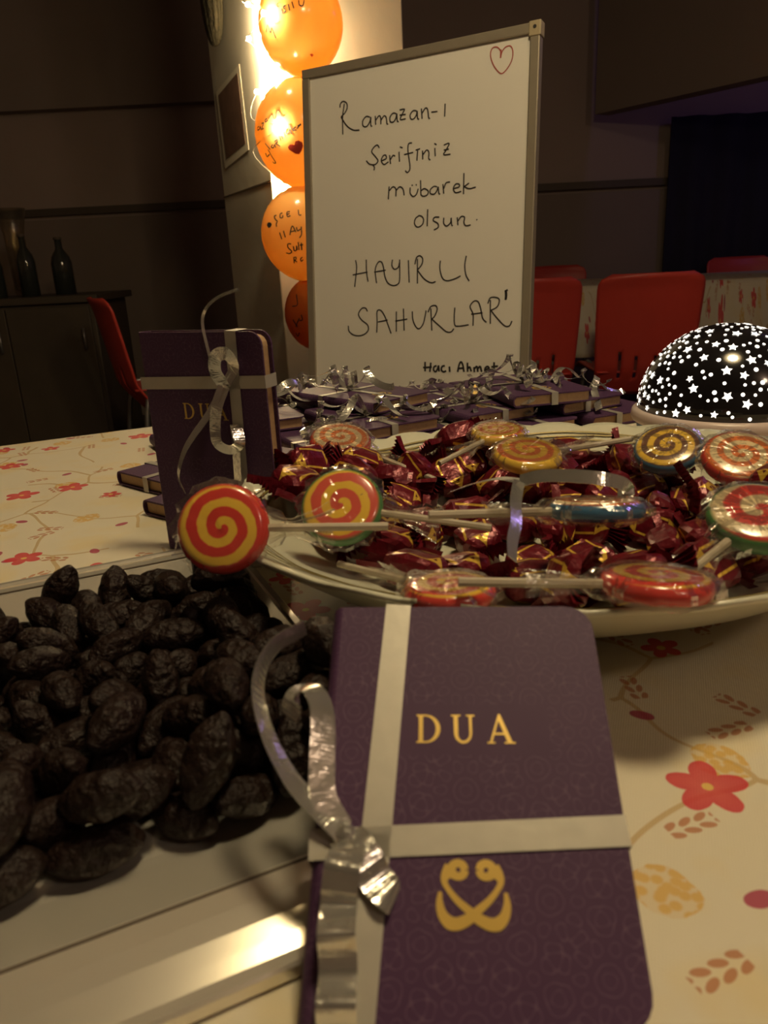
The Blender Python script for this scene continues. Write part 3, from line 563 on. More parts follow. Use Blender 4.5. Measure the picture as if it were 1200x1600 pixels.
b0 = bm_obj('bulb', bm, M['bulb'], fl, True); b0.location = Vector(BULBS[0]) - fl.location
for q in BULBS[1:]:
    b = b0.copy(); C.objects.link(b); b.location = Vector(q) - fl.location

# ------------------------------------------------------------------ whiteboard on its easel
BTR = Vector((0.2599131521149547, 1.2621094454377235, 0.4741578475563286))
BR = Vector((0.8702006978972642, -0.4925121523541201, 0.013510187364592224)).normalized()
BD = Vector((-0.04446202125221169, -0.10580813976836248, -0.9933920506149255)).normalized()
BN = BR.cross(-BD).normalized()
BW, BH = .414, .585
wb = empty('whiteboard')
wb.matrix_world = Matrix.Translation(BTR - BR * (BW / 2) + BD * BH) @ Matrix((BR, -BD, BN)).transposed().to_4x4()
tag(wb, 'framed whiteboard with handwritten Ramadan greeting standing behind the table', 'whiteboard')
FW = .0145
boxobj('panel', (-BW / 2 + .004, BW / 2 - .004, .004, BH - .004, -.010, -.002), M['whiteboard'], wb)
for nm, d in (('frame_rail', (-BW / 2, BW / 2, BH - FW, BH)), ('frame_rail', (-BW / 2, BW / 2, 0, FW)),
              ('frame_rail', (-BW / 2, -BW / 2 + FW, FW, BH - FW)), ('frame_rail', (BW / 2 - FW, BW / 2, FW, BH - FW))):
    boxobj(nm, (*d, -.014, .002), M['aluminium'], wb, bev=.0015)
for sx in (-1, 1):
    for y0 in (0, BH - .019):
        x0 = sx * BW / 2 - (.018 if sx > 0 else -.0) - (.0 if sx > 0 else .0015) + (.0015 if sx > 0 else 0)
        if (sx, y0) == (-1, BH - .019): continue
        br = boxobj('corner_cap', (x0, x0 + .018, y0 - .001 if y0 == 0 else y0, y0 + .0205, -.0155, .0032), M['bracket'], wb, bev=.0015)
        V, Fc = lathe_geo([(.0, .0), (.0026, .0), (.0026, .0006), (.0, .0006)], 12)
        h = me_obj('screw_hole', [v + Vector((x0 + .009, y0 + .012, .0032)) for v in V], Fc, M['marker'], br)
pan = [o for o in wb.children if o.name.startswith('panel')][0]
for word, ls in BOARD_STROKES.items():
    lines = [[Vector((x / 1e4 + BW / 2, y / 1e4 + BH, -.0016)) for x, y in l] for l in ls]
    red = word.startswith('heart')
    strokes('heart_drawing' if red else 'lettering', lines, .0016 if word == 'heart' else .0030 if word in ('apostrophe', 'Haci', 'Ahmet') else .0021, M['redmarker'] if red else M['marker'], pan)
es = empty('easel', (BTR - BR * (BW / 2) + BD * BH) * 1.0); es.location.z = FLOOR
tag(es, 'wooden easel carrying the whiteboard behind the table', 'easel')
base = BTR - BR * (BW / 2) + BD * BH
def bar(name, a, b, wd, dp, side, mat, parent):
    a = Vector(a); b = Vector(b); t = (b - a).normalized(); s = (side - t * side.dot(t)).normalized(); q = t.cross(s)
    V = [p + s * sx * wd / 2 + q * sy * dp / 2 for p in (a, b) for sx, sy in ((-1, -1), (1, -1), (1, 1), (-1, 1))]
    return me_obj(name, [v - parent.location for v in V], [(3, 2, 1, 0), (4, 5, 6, 7)] + [(i, (i + 1) % 4, 4 + (i + 1) % 4, 4 + i) for i in range(4)], mat, parent)
bk = -BN * .033
for s in (-1, 1):
    top = base + BR * s * .06 - BD * .50 + bk
    low = base + BR * s * .16 + bk + BD * .02
    dirn = (low - top).normalized(); foot = low + dirn * ((FLOOR - low.z) / dirn.z)
    bar('leg', top, foot, .028, .016, BR, M['wood'], es)
top = base - BD * .48 + bk * 1.6; foot = Vector((base.x, base.y, 0)) - Vector((BN.x, BN.y, 0)).normalized() * .48; foot.z = FLOOR
bar('leg', top, foot, .028, .016, BR, M['wood'], es)
bar('ledge', base - BR * .19 + BD * .012 - BN * .014, base + BR * .19 + BD * .012 - BN * .014, .022, .056, -BD, M['wood'], es)

# ------------------------------------------------------------------ far side of the hall: chairs, table, cabinet
def make_chair():
    root = empty('plastic_chair')
    ns, nt_ = 31, 26; V, Fc = [], []
    z0, z1, hw, rc = .33, .800, .196, .050
    for j in range(nt_ + 1):
        t = j / nt_; z = z0 + (z1 - z0) * t
        h = hw - .018 * (1 - t) * 0 - .02 * (1 - t) ** 2
        if z > z1 - rc: h -= rc - math.sqrt(max(0, rc * rc - (z - (z1 - rc)) ** 2))
        yb = -.205 - .085 * t + .10 * max(0, .26 - t) ** 1.3 / .26
        for i in range(ns + 1):
            s = -1 + 2 * i / ns
            V.append((s * h, yb + .035 * s * s + .012 * max(0, t - .9) * 10 * -1, z))
    for j in range(nt_):
        for i in range(ns):
            t = (j + .5) / nt_
            if i in (7, 12, 18, 23) and .16 < t < (.40 if i in (7, 23) else .34): continue
            a = j * (ns + 1) + i
            Fc.append((a, a + 1, a + ns + 2, a + ns + 1))
    b = me_obj('backrest', V, Fc, M['redplastic'], root, True)
    md = b.modifiers.new('thick', 'SOLIDIFY'); md.thickness = .007; md.offset = 0
    V, Fc = [], []
    for j in range(13):
        t = j / 12; y = -.20 + .40 * t
        for i in range(17):
            s = -1 + 2 * i / 16; h = .205 - .03 * (1 - t) + 0
            z = .432 - .022 * (1 - s * s) * math.sin(PI * min(1, t * 1.1)) - .03 * max(0, t - .85) * 6 * t
            V.append((s * h, y, z))
    for j in range(12):
        for i in range(16):
            a = j * 17 + i; Fc.append((a, a + 1, a + 18, a + 17))
    st = me_obj('seat', V, Fc, M['redplastic'], root, True); md = st.modifiers.new('thick', 'SOLIDIFY'); md.thickness = .008; md.offset = -1
    for sx in (-1, 1):
        for (y, fy) in ((-.15, -.21), (.15, .19)):
            tube('leg', [(sx * .15, y * .4, .405), (sx * .165, y, .40), (sx * .205, fy, .012)], .0105, M['steel'], root, seg=10, n=4)
            lathe_o = lathe('foot_cap', [(.0, 0), (.014, 0), (.014, .02), (.010, .024), (.0, .024)], M['trim'], root, n=10); lathe_o.location = (sx * .205, fy, 0)
    return root
ch0 = make_chair()
chair_spots = [
    ((1.065, 3.22), -6, 'red plastic chair with slotted back right behind the glowing dome lamp'),
    ((.60, 3.25), -2, 'red plastic chair partly hidden by the right edge of the whiteboard'),
    ((2.20, 4.56), 178, 'red plastic chair on the far side of the clothed table, top edge showing'),
    ((1.10, 4.60), 180, 'dim red chair in shadow at the far left end of the distant table'),
    ((-.90, 3.42), -62, 'barely lit red chair in the dark behind the standing booklet'),
]
for i, ((x, y), a, lab) in enumerate(chair_spots):
    c = ch0 if i == 0 else copy_tree(ch0)
    c.location = (x, y, FLOOR); c.rotation_euler.z = math.radians(a)
    tag(c, lab, 'chair', 'red plastic chairs in the hall')

def make_table(name, label, L, W, H=.728):
    root = empty(name); tag(root, label, 'table')
    boxobj('tabletop', (-L / 2, L / 2, -W / 2, W / 2, H - .03, H), M['wood'], root, bev=.003)
    for sx in (-1, 1):
        for sy in (-1, 1):
            tube('leg', [(sx * (L / 2 - .08), sy * (W / 2 - .08), H - .03), (sx * (L / 2 - .075), sy * (W / 2 - .075), 0)], .018, M['steel'], root, seg=10, n=2)
    return root

def make_cloth(name, L, W, drop, top, seed, hang=.34, nx=90, ny=50, wr=.0012):
    """sheet over a table: flat middle, hanging folds round the edge; local z = 0 is the table top"""
    V, Fc = [], []; ex, ey = L / 2, W / 2
    for j in range(ny + 1):
        b = -(ey + drop) + (2 * ey + 2 * drop) * j / ny
        for i in range(nx + 1):
            a = -(ex + drop) + (2 * ex + 2 * drop) * i / nx
            ox = max(0, abs(a) - ex); oy = max(0, abs(b) - ey); o_ = math.hypot(ox, oy)
            x = max(-ex, min(ex, a)); y = max(-ey, min(ey, b)); z = 0
            if o_ > 0:
                f = math.sin((a if oy > ox else b) * 26 + seed) * .5 + .5
                sp = min(o_, .012) + o_ * (.10 + .16 * f)
                x += math.copysign(sp * (ox / o_), a); y += math.copysign(sp * (oy / o_), b); z = -max(0, o_ - .004) * .97
            else:
                z = wr * (noise.noise(Vector((a * 7 + seed, b * 7, 0))) + .5 * noise.noise(Vector((a * 19, b * 19 + seed, 3))))
                z = min(z, .0)
            V.append((x, y, z + top))
    for j in range(ny):
        for i in range(nx):
            q = j * (nx + 1) + i; Fc.append((q, q + 1, q + nx + 2, q + nx + 1))
    o = me_obj(name, V, Fc, M['cloth'], None, True)
    md = o.modifiers.new('thick', 'SOLIDIFY'); md.thickness = .0012; md.offset = -1
    return o

ft = make_table('folding_table', 'long table far across the hall under a floral cloth', 2.3, .78); ft.location = (1.98, 3.91, FLOOR + .004); ft.rotation_euler.z = math.radians(-3)
fc = make_cloth('tablecloth', 2.3, .78, .32, 0, 3, nx=120); fc.location = (1.98, 3.91, -.004); fc.rotation_euler.z = math.radians(-3)
tag(fc, 'cream floral cloth draped over the far table behind the red chairs', 'tablecloth')

cb = empty('cabinet', (-1.95, 4.05, FLOOR)); tag(cb, 'dark low cabinet with bottles on it at far left', 'cabinet')
boxobj('body', (-.62, .62, -.25, .25, .06, .765), M['cabinet'], cb, bev=.004)
boxobj('worktop', (-.65, .65, -.28, .28, .767, .80), M['cabinet'], cb, bev=.004)
boxobj('plinth', (-.58, .58, -.2, .2, 0, .058), M['trim'], cb)
for k in range(3):
    x = -.60 + .402 * k
    d = boxobj('door', (x, x + .396, -.268, -.252, .08, .75), M['cabinet'], cb, bev=.003)
    tube('handle', [(x + .36, -.285, .55), (x + .36, -.285, .65)], .006, M['steel'], d, n=2)
def bottle(x, y, h, r, lab):
    o = empty('bottle', (x, y, FLOOR + .801)); tag(o, lab, 'bottle', 'bottles on the dark cabinet')
    lathe('glass_body', [(0, 0), (r, 0), (r, h * .55), (r * .85, h * .66), (r * .36, h * .80), (r * .34, h * .96), (0, h * .96)], M['bottle'], o, n=20)
    lathe('cap', [(r * .40, h * .955), (r * .40, h * 1.0), (0, h * 1.0)], M['trim'], o, n=14)
bottle(-1.83, 3.93, .26, .042, 'squat dark bottle at the far left edge of the cabinet')
bottle(-1.69, 3.98, .29, .044, 'dark bottle with a glint on its cap, middle of the cabinet group')
bottle(-1.54, 4.04, .27, .050, 'dark bottle standing at the right of the cabinet group')
vg = lathe('glass_vase', [(0, .001), (.04, .001), (.046, .02), (.05, .30), (.075, .42), (.072, .42), (.047, .30), (.042, .03), (0, .012)], M['plastic_clear'], n=28)
vg.location = (-1.80, 4.16, FLOOR + .801); tag(vg, 'tall clear glass vase catching light behind the dark bottles', 'vase')

# ------------------------------------------------------------------ pendant lamp (above the picture)
pl = empty('pendant_lamp', LAMP_AT); tag(pl, 'hanging lamp above the table with an added, unseen shade', 'lamp')
lathe('lamp_shade', [(.05, .17), (.19, .015), (.193, .01), (.192, .008), (.187, .014), (.046, .165)], M['shade'], pl, n=36)  # unseen shade, added; keeps the ceiling and upper walls dim
tube('cord', [(0, 0, .16), (0, 0, 2.145 - LAMP_AT.z)], .004, M['trim'], pl, n=2)
lathe('socket', [(0, .08), (.022, .08), (.025, .17), (.05, .172), (0, .175)], M['trim'], pl, n=16)
ll = lamp('lamp_bulb', 'POINT', (0, 0, .0), LAMP_POWER, LAMP_COL, .11); ll.parent = pl

# ------------------------------------------------------------------ the table in front
TL_, TW_ = 1.75, .99
tc = UT * (.57 - TL_ / 2) + NT * (.87 - TW_ / 2)
tb = make_table('dining_table', 'long table carrying the sweets, hidden under the floral cloth', TL_ - .02, TW_ - .02)
tb.location = (tc.x, tc.y, FLOOR + .0095); tb.rotation_euler.z = AX
mc = make_cloth('tablecloth', TL_, TW_, .26, 0, 1, nx=150, ny=96, wr=.0010); mc.location = (tc.x, tc.y, 0); mc.rotation_euler.z = AX
tag(mc, 'cream cloth with red flowers on the table in the foreground', 'tablecloth')

# ------------------------------------------------------------------ booklets
def letters_DUA():
    """serif capitals D U A, cap height 1, laid out from x = 0; returns polygons"""
    P = []
    P.append([(0, 0), (.30, 0), (.30, .05), (.22, .07), (.22, .93), (.30, .95), (.30, 1), (0, 1), (0, .95), (.08, .93), (.08, .07), (0, .05)])
    n = 14; out = []; inn = []
    for i in range(n + 1):
        a = -PI / 2 + PI * i / n
        out.append((.30 + .50 * math.cos(a), .5 + .5 * math.sin(a))); inn.append((.30 + .35 * math.cos(a), .5 + .44 * math.sin(a)))
    for i in range(n): P.append([out[i], out[i + 1], inn[i + 1], inn[i]])
    P.append([(.20, 0), (.31, 0), (.31, .06), (.20, .06)]); P.append([(.20, .94), (.31, .94), (.31, 1), (.20, 1)])
    x = 1.16
    P.append([(x, 1), (x, .95), (x + .09, .94), (x + .09, .35), (x + .23, .35), (x + .23, .94), (x + .32, .95), (x + .32, 1)])
    P.append([(x + .50, 1), (x + .50, .95), (x + .60, .94), (x + .60, .35), (x + .69, .35), (x + .69, .94), (x + .79, .95), (x + .79, 1)])
    for i in range(10):
        a, b = PI + PI * i / 10, PI + PI * (i + 1) / 10
        f = lambda t, k: (x + .39 + (.30 - (.13 if k and t < 1.5 * PI else .085 if k else 0)) * math.cos(t), .36 + (.37 - (.09 if k else 0)) * math.sin(t))
        P.append([f(a, 0), f(b, 0), f(b, 1), f(a, 1)])
    x = 2.34
    P.append([(x + .40, 1.03), (x + .09, .05), (x + .16, .05), (x + .43, .90)])
    P.append([(x + .40, 1.03), (x + .36, .90), (x + .66, .05), (x + .82, .05), (x + .46, 1.03)])
    P.append([(x + .20, .30), (x + .22, .37), (x + .60, .37), (x + .62, .30)])
    P.append([(x, 0), (x + .26, 0), (x + .26, .05), (x, .05)]); P.append([(x + .56, 0), (x + .92, 0), (x + .92, .05), (x + .56, .05)])
    return P
DUA = letters_DUA()

def emblem_geo():
    """two mirrored calligraphic loops facing each other, unit width 1, height 1"""
    P = []
    def stroke(pts, ws, m):
        path = catmull([Vector((x, y, 0)) for x, y in pts], 6); n = len(path)
        pr = []
        for i, p in enumerate(path):
            t = (path[min(n - 1, i + 1)] - path[max(0, i - 1)]).normalized(); s = Vector((-t.y, t.x, 0))
            f = i / (n - 1) * (len(ws) - 1); a = int(min(f, len(ws) - 2)); wd = ws[a] + (ws[a + 1] - ws[a]) * (f - a)
            pr.append((p + s * wd / 2, p - s * wd / 2))
        for i in range(n - 1):
            q = [pr[i][0], pr[i + 1][0], pr[i + 1][1], pr[i][1]]
            P.append([(m * v.x, v.y) for v in q])
    for m in (-1, 1):
        # head ring, then the outer bow down and across to the other side
        stroke([(.105, .34), (.13, .41), (.20, .44), (.27, .41), (.30, .34), (.27, .27), (.19, .245), (.125, .275), (.105, .34)], [.115, .12, .125, .125, .13, .125, .12, .115, .115], m)
        stroke([(.30, .38), (.37, .27), (.40, .17), (.34, .05), (.22, -.10), (.06, -.24), (-.08, -.36), (-.20, -.42)], [.20, .15, .09, .08, .10, .12, .15, .12], m)
        stroke([(.46, .02), (.47, -.14), (.43, -.30), (.33, -.41), (.22, -.42), (.08, -.36), (0, -.31)], [.05, .10, .14, .19, .18, .16, .12], m)
    return P
EMB = emblem_geo()

def curl_path(k, ang, length, lift, loops, rad, rn):
    """a springy ribbon tail from knot k, heading ang over the cover, bouncing up in loops"""
    d = Vector((math.cos(ang), math.sin(ang), 0)); n = 26; out = []
    ph = rn.uniform(0, 6.28)
    for i in range(n + 1):
        t = i / n
        a = loops * 2 * PI * t
        p = k + d * (length * t + rad * math.sin(a)) + Vector((0, 0, lift * math.sin(PI * min(1, t * 1.05)) + rad * (1 - math.cos(a)) * .9 + .0012))
        p += Vector((-d.y, d.x, 0)) * (.25 * length * math.sin(2.2 * t + ph) * t)
        out.append(p)
    return out

def booklet(label, group, Wd=.082, Hd=.125, T=.011, vx=.0, vx2=None, hy=.09, hy2=None, knot=None, ncurl=3, seed=0, curls=None, rw=.0066, dua=(0.0, None, .0092), emb=True, calm=1.0):
    rn = random.Random(seed)
    root = empty('prayer_booklet'); tag(root, label, 'booklet', group)
    x0, x1 = -Wd / 2, Wd / 2; ct = .0013
    bm = bmesh.new(); oln = rrect(x0 + .003, x1, 0, Hd, .0075, 5, (1, 1, 0, 0))
    prism(bm, oln, T - ct, T); prism(bm, oln, 0, ct)
    n = 8; ring = []                                                   # rounded spine
    for i in range(n + 1):
        a = PI / 2 + PI * i / n
        ring.append((x0 + .0035 + .0035 * math.cos(a), T / 2 + T / 2 * math.sin(a)))
    inner = [(x + (.0012 if 0 < i < n else .0), z * .8 + T * .1) for i, (x, z) in enumerate(ring)]
    sec = ring + list(reversed(inner)); m = len(sec)
    a = [bm.verts.new((x, 0.0, z)) for x, z in sec]; b = [bm.verts.new((x, Hd, z)) for x, z in sec]
    for i in range(m): bm.faces.new((a[i], a[(i + 1) % m], b[(i + 1) % m], b[i]))
    for i in range(n):
        bm.faces.new((a[i + 1], a[i], a[m - 1 - i], a[m - 2 - i])); bm.faces.new((b[i], b[i + 1], b[m - 2 - i], b[m - 1 - i]))
    bmesh.ops.recalc_face_normals(bm, faces=bm.faces)
    bm_obj('cover', bm, M['cover'], root)
    bm = bmesh.new(); prism(bm, rrect(x0 + .002, x1 - .0022, .0022, Hd - .0022, .006, 4, (1, 1, 0, 0)), ct, T - ct)
    bm_obj('pages', bm, M['pages'], root)
    # gold print
    cx, cy, ch = dua; cy = Hd * .634 if cy is None else cy
    k = ch; wdt = 3.26 * k
    bm = bmesh.new()
    for e_, p in enumerate(DUA): flat_poly(bm, [(cx - wdt / 2 + x * k, cy - k / 2 + y * k) for x, y in p], T + .00010 + e_ * 6e-7)
    bm_obj('lettering', bm, M['gold'], root)['label'] = 'gold DUA lettering'
    if emb:
        s = .0165 * Wd / .0764; bm = bmesh.new()
        for e_, p in enumerate(EMB): flat_poly(bm, [(cx + .0004 + x * s * 1.0, Hd * .25 + y * s * .92) for x, y in p], T + .00010 + e_ * 6e-7)
        bm_obj('emblem', bm, M['gold'], root)['label'] = 'gold calligraphic emblem'
    # ribbon once along and once across
    vx2 = vx if vx2 is None else vx2; hy2 = hy if hy2 is None else hy2; e = .0005
    def loop(p, q, ax):
        a, b = Vector(p), Vector(q); d = (b - a).normalized() * e
        pts = []
        for (s, t_) in ((a - d, b + d),):
            N_ = 8
            pts += [s.lerp(t_, i / N_) + Vector((0, 0, T + e)) for i in range(N_ + 1)]
            pts += [t_ + Vector((0, 0, T * (1 - i / 3))) for i in range(1, 3)]
            pts += [t_.lerp(s, i / N_) + Vector((0, 0, -e * .6)) for i in range(N_ + 1)]
            pts += [s + Vector((0, 0, T * i / 3)) for i in range(1, 3)]
        nn = len(pts); cen = (a + b) / 2 + Vector((0, 0, T / 2))
        side = (b - a).normalized().cross(Vector((0, 0, 1)))
        V, Fc = [], []
        for p_ in pts: V += [p_ - side * rw / 2, p_ + side * rw / 2]
        for i in range(nn): j = (i + 1) % nn; Fc.append((2 * i, 2 * i + 1, 2 * j + 1, 2 * j))
        return me_obj('ribbon', V, Fc, M['ribbon'], root)
    loop((vx2, 0, 0), (vx, Hd, 0), 0); loop((x0, hy, 0), (x1, hy2, 0), 1)
    kx = vx if knot is None else knot[0]; ky = hy if knot is None else knot[1]
    kn = Vector((kx, ky, T + .0015))
    bm = bmesh.new(); bmesh.ops.create_icosphere(bm, subdivisions=2, radius=1)
    for v in bm.verts: v.co = Vector((v.co.x * .0034, v.co.y * .0028, v.co.z * .0020)) * (1 + .25 * noise.noise(v.co * 3 + Vector((seed, 0, 0)))) + kn
    bm_obj('knot', bm, M['curl'], root)
    if curls:
        for pts, wd, nr, tw in curls:
            strip('ribbon_curl', catmull(pts, 7), wd, Vector(nr), M['curl'], root, twist=tw)
    else:
        a0 = rn.uniform(0, 6.28)
        for c in range(ncurl):
            ang = a0 + c * 2 * PI / ncurl + rn.uniform(-.6, .6)
            path = curl_path(kn, ang, rn.uniform(.026, .066), rn.uniform(.004, .015) * calm, rn.choice([.6, 1.2, 1.8, 2.4]), rn.uniform(.0035, .0070) * calm, rn)
            sd = Vector((-math.sin(ang), math.cos(ang), rn.uniform(-.5, .5)))
            strip('ribbon_curl', path, .0070, (lambda f, s=sd: s.cross(Vector((0.3, 0.2, 1))).normalized().cross(s)), M['curl'], root, twist=rn.uniform(-1.5, 1.5))
    return root

# front booklet, leaning with its head on the bowl's rim
T0 = .010
fb_n = Vector((-0.027567782797151434, -0.5165661812771425, 0.8558033639291208)); fb_u = Vector((0.07340599992468619, 0.852771133635213, 0.5171005248629811)); fb_r = fb_u.cross(fb_n)
Z = T0
fb = booklet('large purple DUA booklet leaning against the bowl in the foreground', None, .0764, .1057, T0, vx=-.0183, vx2=-.0246, hy=.0366, hy2=.0412, knot=(-.0300, .0388), seed=2, rw=.0074,
    dua=(.0004, .0670, .0080),
    curls=[([(-.030, .039, Z + .002), (-.0365, .044, Z + .004), (-.044, .051, Z + .006), (-.0515, .063, Z + .006), (-.0565, .078, Z + .004), (-.054, .090, Z + .003), (-.0455, .0975, Z + .002)], .0055, (.5, -.1, .9), .9),
           ([(-.031, .040, Z + .002), (-.0355, .047, Z + .004), (-.0365, .055, Z + .005), (-.0368, .063, Z + .006), (-.0378, .070, Z + .007), (-.041, .0755, Z + .006), (-.046, .0765, Z + .001), (-.0485, .072, Z - .004)], .0068, (.2, .1, .95), .5),
           ([(-.029, .037, Z + .002), (-.0285, .034, Z + .005), (-.0292, .030, Z + .0075), (-.0298, .0255, Z + .0055), (-.0300, .0225, Z + .0035), (-.0298, .0190, Z + .0062), (-.0296, .0155, Z + .0080), (-.0292, .0120, Z + .0052), (-.0290, .0080, Z + .0040), (-.0288, .003, Z + .0075), (-.0286, -.0005, Z + .0050)], .0085, (0, .05, 1), .0),
           ([(-.029, .038, Z + .002), (-.0262, .0352, Z + .004), (-.0238, .0318, Z + .0035), (-.0215, .0285, Z + .0012), (-.0192, .0262, Z + .0022), (-.0172, .0248, Z + .0008)], .0085, (0, .1, 1), -.3)])
fb.matrix_world = Matrix.Translation((.0137, .1239, .0012)) @ Matrix((fb_r, fb_u, fb_n)).transposed().to_4x4()

# booklet standing upright behind the dates
T1 = .011
sb = booklet('dark purple booklet standing upright behind the dates with silver bow', None, .0822, .130, T1, vx=.0225, vx2=.0195, hy=.1015, hy2=.1035, knot=(.0165, .102), seed=5, rw=.0070, dua=(.0004, .0862, .0092),
    curls=[([(.0165, .102, T1 + .003), (.015, .110, T1 + .007), (.018, .118, T1 + .009), (.0235, .119, T1 + .007), (.026, .112, T1 + .005), (.020, .104, T1 + .004)], .0072, (.1, .1, 1), .4),
           ([(.0165, .101, T1 + .003), (.0125, .090, T1 + .006), (.0105, .078, T1 + .007), (.0120, .070, T1 + .008), (.018, .0665, T1 + .006), (.0240, .070, T1 + .005), (.022, .078, T1 + .003)], .0064, (.4, 0, 1), .6),
           ([(.0165, .101, T1 + .003), (.0060, .0855, T1 + .006), (-.0040, .074, T1 + .008), (-.0105, .0655, T1 + .009), (-.0150, .0555, T1 + .010), (-.0165, .0480, T1 + .010), (-.0145, .040, T1 + .009)], .0052, (-.3, .2, 1), .5),
           ([(.0165, .103, T1 + .002), (.010, .112, T1 + .001), (.0075, .122, T1 + .001), (.0055, .1355, T1), (.009, .143, T1 - .001), (.0165, .148, T1 - .002), (.0285, .1515, T1 - .003)], .0016, (.3, .3, 1), .6),
           ([(.0200, .080, T1 + .002), (.0205, .070, T1 + .003), (.0200, .060, T1 + .0035), (.0190, .048, T1 + .003)], .0055, (0, 0, 1), .2)])
sb.matrix_world = Matrix.Translation((-.0973 + .0040, .4296 + .0098, .0008)) @ Euler((PI / 2, 0, math.radians(-23.6)), 'XYZ').to_matrix().to_4x4()

# two booklets lying on the cloth behind it
def lie(bk, x, y, z, yaw): bk.location = (x, y, z); bk.rotation_euler = (0, 0, math.radians(yaw))
def corner(cx, cy, yaw, Wd=.082):
    a = math.radians(yaw); return cx + math.cos(a) * Wd / 2, cy + math.sin(a) * Wd / 2
b1 = booklet('flat purple booklet on the cloth, farther of two behind the standing one', 'booklets lying beside the standing one', vx=.0, hy=.030, seed=21, ncurl=1, calm=.4)
x, y = corner(-.2136, .600, -41); lie(b1, x, y, .0008, -41)
b2 = booklet('flat purple booklet on the cloth, nearer of two behind the standing one', 'booklets lying beside the standing one', vx=.012, hy=.055, seed=23, ncurl=1, calm=.4)
x, y = corner(-.1690, .516, -38); lie(b2, x, y, .0008, -38)

# the pile of tied booklets before the whiteboard   (table frame: along, across)
PILE = [  # u, n, level, yaw
    (.248, .572, 0, 1.5), (.338, .568, 0, -1), (.428, .570, 0, 1), (.518, .562, 0, -1.5),
    (.250, .720, 0, -1), (.340, .716, 0, 1), (.430, .720, 0, -1.5), (.520, .712, 0, 1),
    (.150, .640, 0, 4),
    (.196, .690, 1, -3), (.298, .600, 1, 5), (.398, .592, 1, 3), (.498, .585, 1, 4), (.303, .736, 1, -2),
    (.325, .655, 2, 18), (.445, .580, 2, -12),
]
pile_labels = {14: 'topmost booklet of the pile nearest the balloons, its cover catching lamp light', 3: 'booklet at the pile corner closest to the glowing dome lamp',
               15: 'topmost booklet of the pile nearest the red chairs and the dome lamp', 8: 'booklet of the pile lying nearest the standing booklet'}
def footprint(u, n, yaw):
    a = math.radians(yaw); x = Vector((math.cos(a), math.sin(a))); y = Vector((-math.sin(a), math.cos(a))); o = Vector((u, n))
    return [o - x * .040, o + x * .040, o + x * .040 + y * .123, o - x * .040 + y * .123]
def meets(A, B):
    for P in (A, B):
        for i in range(4):
            e = P[(i + 1) % 4] - P[i]; nn = Vector((-e.y, e.x))
            a = [v.dot(nn) for v in A]; b = [v.dot(nn) for v in B]
            if max(a) <= min(b) or max(b) <= min(a): return False
    return True
laid = []
for i, (u, n, lv, yaw) in enumerate(PILE):
    bk_ = booklet(pile_labels.get(i, 'purple booklet tied with curled silver ribbon in the pile before the whiteboard'), 'booklets piled before the whiteboard', vx=rnd.uniform(-.015, .015), hy=rnd.uniform(.05, .08), seed=100 + i, ncurl=5 if lv else 4, T=.011, calm=.55 if (n > .68 and u > .33) else 1.0)
    p = UT * u + NT * n
    fp = footprint(u, n, yaw); z = max([.0008] + [q + .0124 for g_, q in laid if meets(fp, g_)]); laid.append((fp, z))
    lie(bk_, p.x, p.y, z, 24.5 + yaw)

# ------------------------------------------------------------------ serving tray and dates
U0, U1, N0, N1 = -.36, .098, .1395, .4445
def ringrect(ins, z, r):
    return [Vector((x, y, z)) for x, y in rrect(U0 + ins, U1 - ins, N0 + ins, N1 - ins, max(.004, r - ins), 6)]
prof = [(0, 0), (.0, .0034), (.0008, .0042), (.0040, .0044), (.0048, .0034), (.009, .0048), (.014, .0064), (.020, .0076), (.0265, .0080), (.0280, .0072), (.0290, .0074), (.052, .0018), (.056, .0012)]
V, Fc = [], []; nr = len(ringrect(0, 0, .02))
for ins, z in prof: V += ringrect(ins, z, .030)
for j in range(len(prof) - 1):
    for i in range(nr):
        a = j * nr + i; b = j * nr + (i + 1) % nr; Fc.append((a, b, b + nr, a + nr))
Fc.append(tuple((len(prof) - 1) * nr + i for i in range(nr)))
o_ = len(V); V += [Vector((v.x, v.y, .0002)) for v in ringrect(.001, 0, .030)]
Fc.append(tuple(reversed([o_ + i for i in range(nr)])))
for i in range(nr): Fc.append((o_ + i, o_ + (i + 1) % nr, (i + 1) % nr, i))
tr = empty('serving_tray', (0, 0, .0008), (0, 0, AX)); tag(tr, 'shiny silver rectangular tray holding the heap of dates', 'tray')
to = me_obj('tray_body', V, Fc, M['tray'], tr)
# pressed groove round the rim
gp = ringrect(.0272, .0081, .030); strip('rim_groove', gp, .0009, Vector((0, 0, 1)), M['trim'], tr, closed=True, thick=.0003)

def date_mesh(seed):
    bm = bmesh.new(); bmesh.ops.create_uvsphere(bm, u_segments=22, v_segments=16, radius=1)
    for v in bm.verts:
        x, y, z = v.co.z, v.co.x, v.co.y
        q = Vector((x, y, z)); sg = Vector((seed * 3.1, seed, 0))
        an = math.atan2(z, y)
        wr = 1 + .09 * noise.noise(q * 2 + sg) - .16 * abs(noise.noise(Vector((x * 1.3, math.cos(an) * 3.2, math.sin(an) * 3.2)) + sg)) + .05 * noise.noise(q * 7 + sg)
        e = (1 - abs(x) ** 2.6 * .22)
        v.co = Vector((x * .0178 * (1 + .05 * noise.noise(q * 2 + sg)), y * .0100 * wr * e, z * .0095 * wr * e))
    me = bpy.data.meshes.new('date'); bm.to_mesh(me); bm.free()
    for p in me.polygons: p.use_smooth = True
    me.materials.append(M['date']); return me
DM = [date_mesh(i) for i in range(4)]
top_i = max(range(len(DATES)), key=lambda i: DATES[i][2])
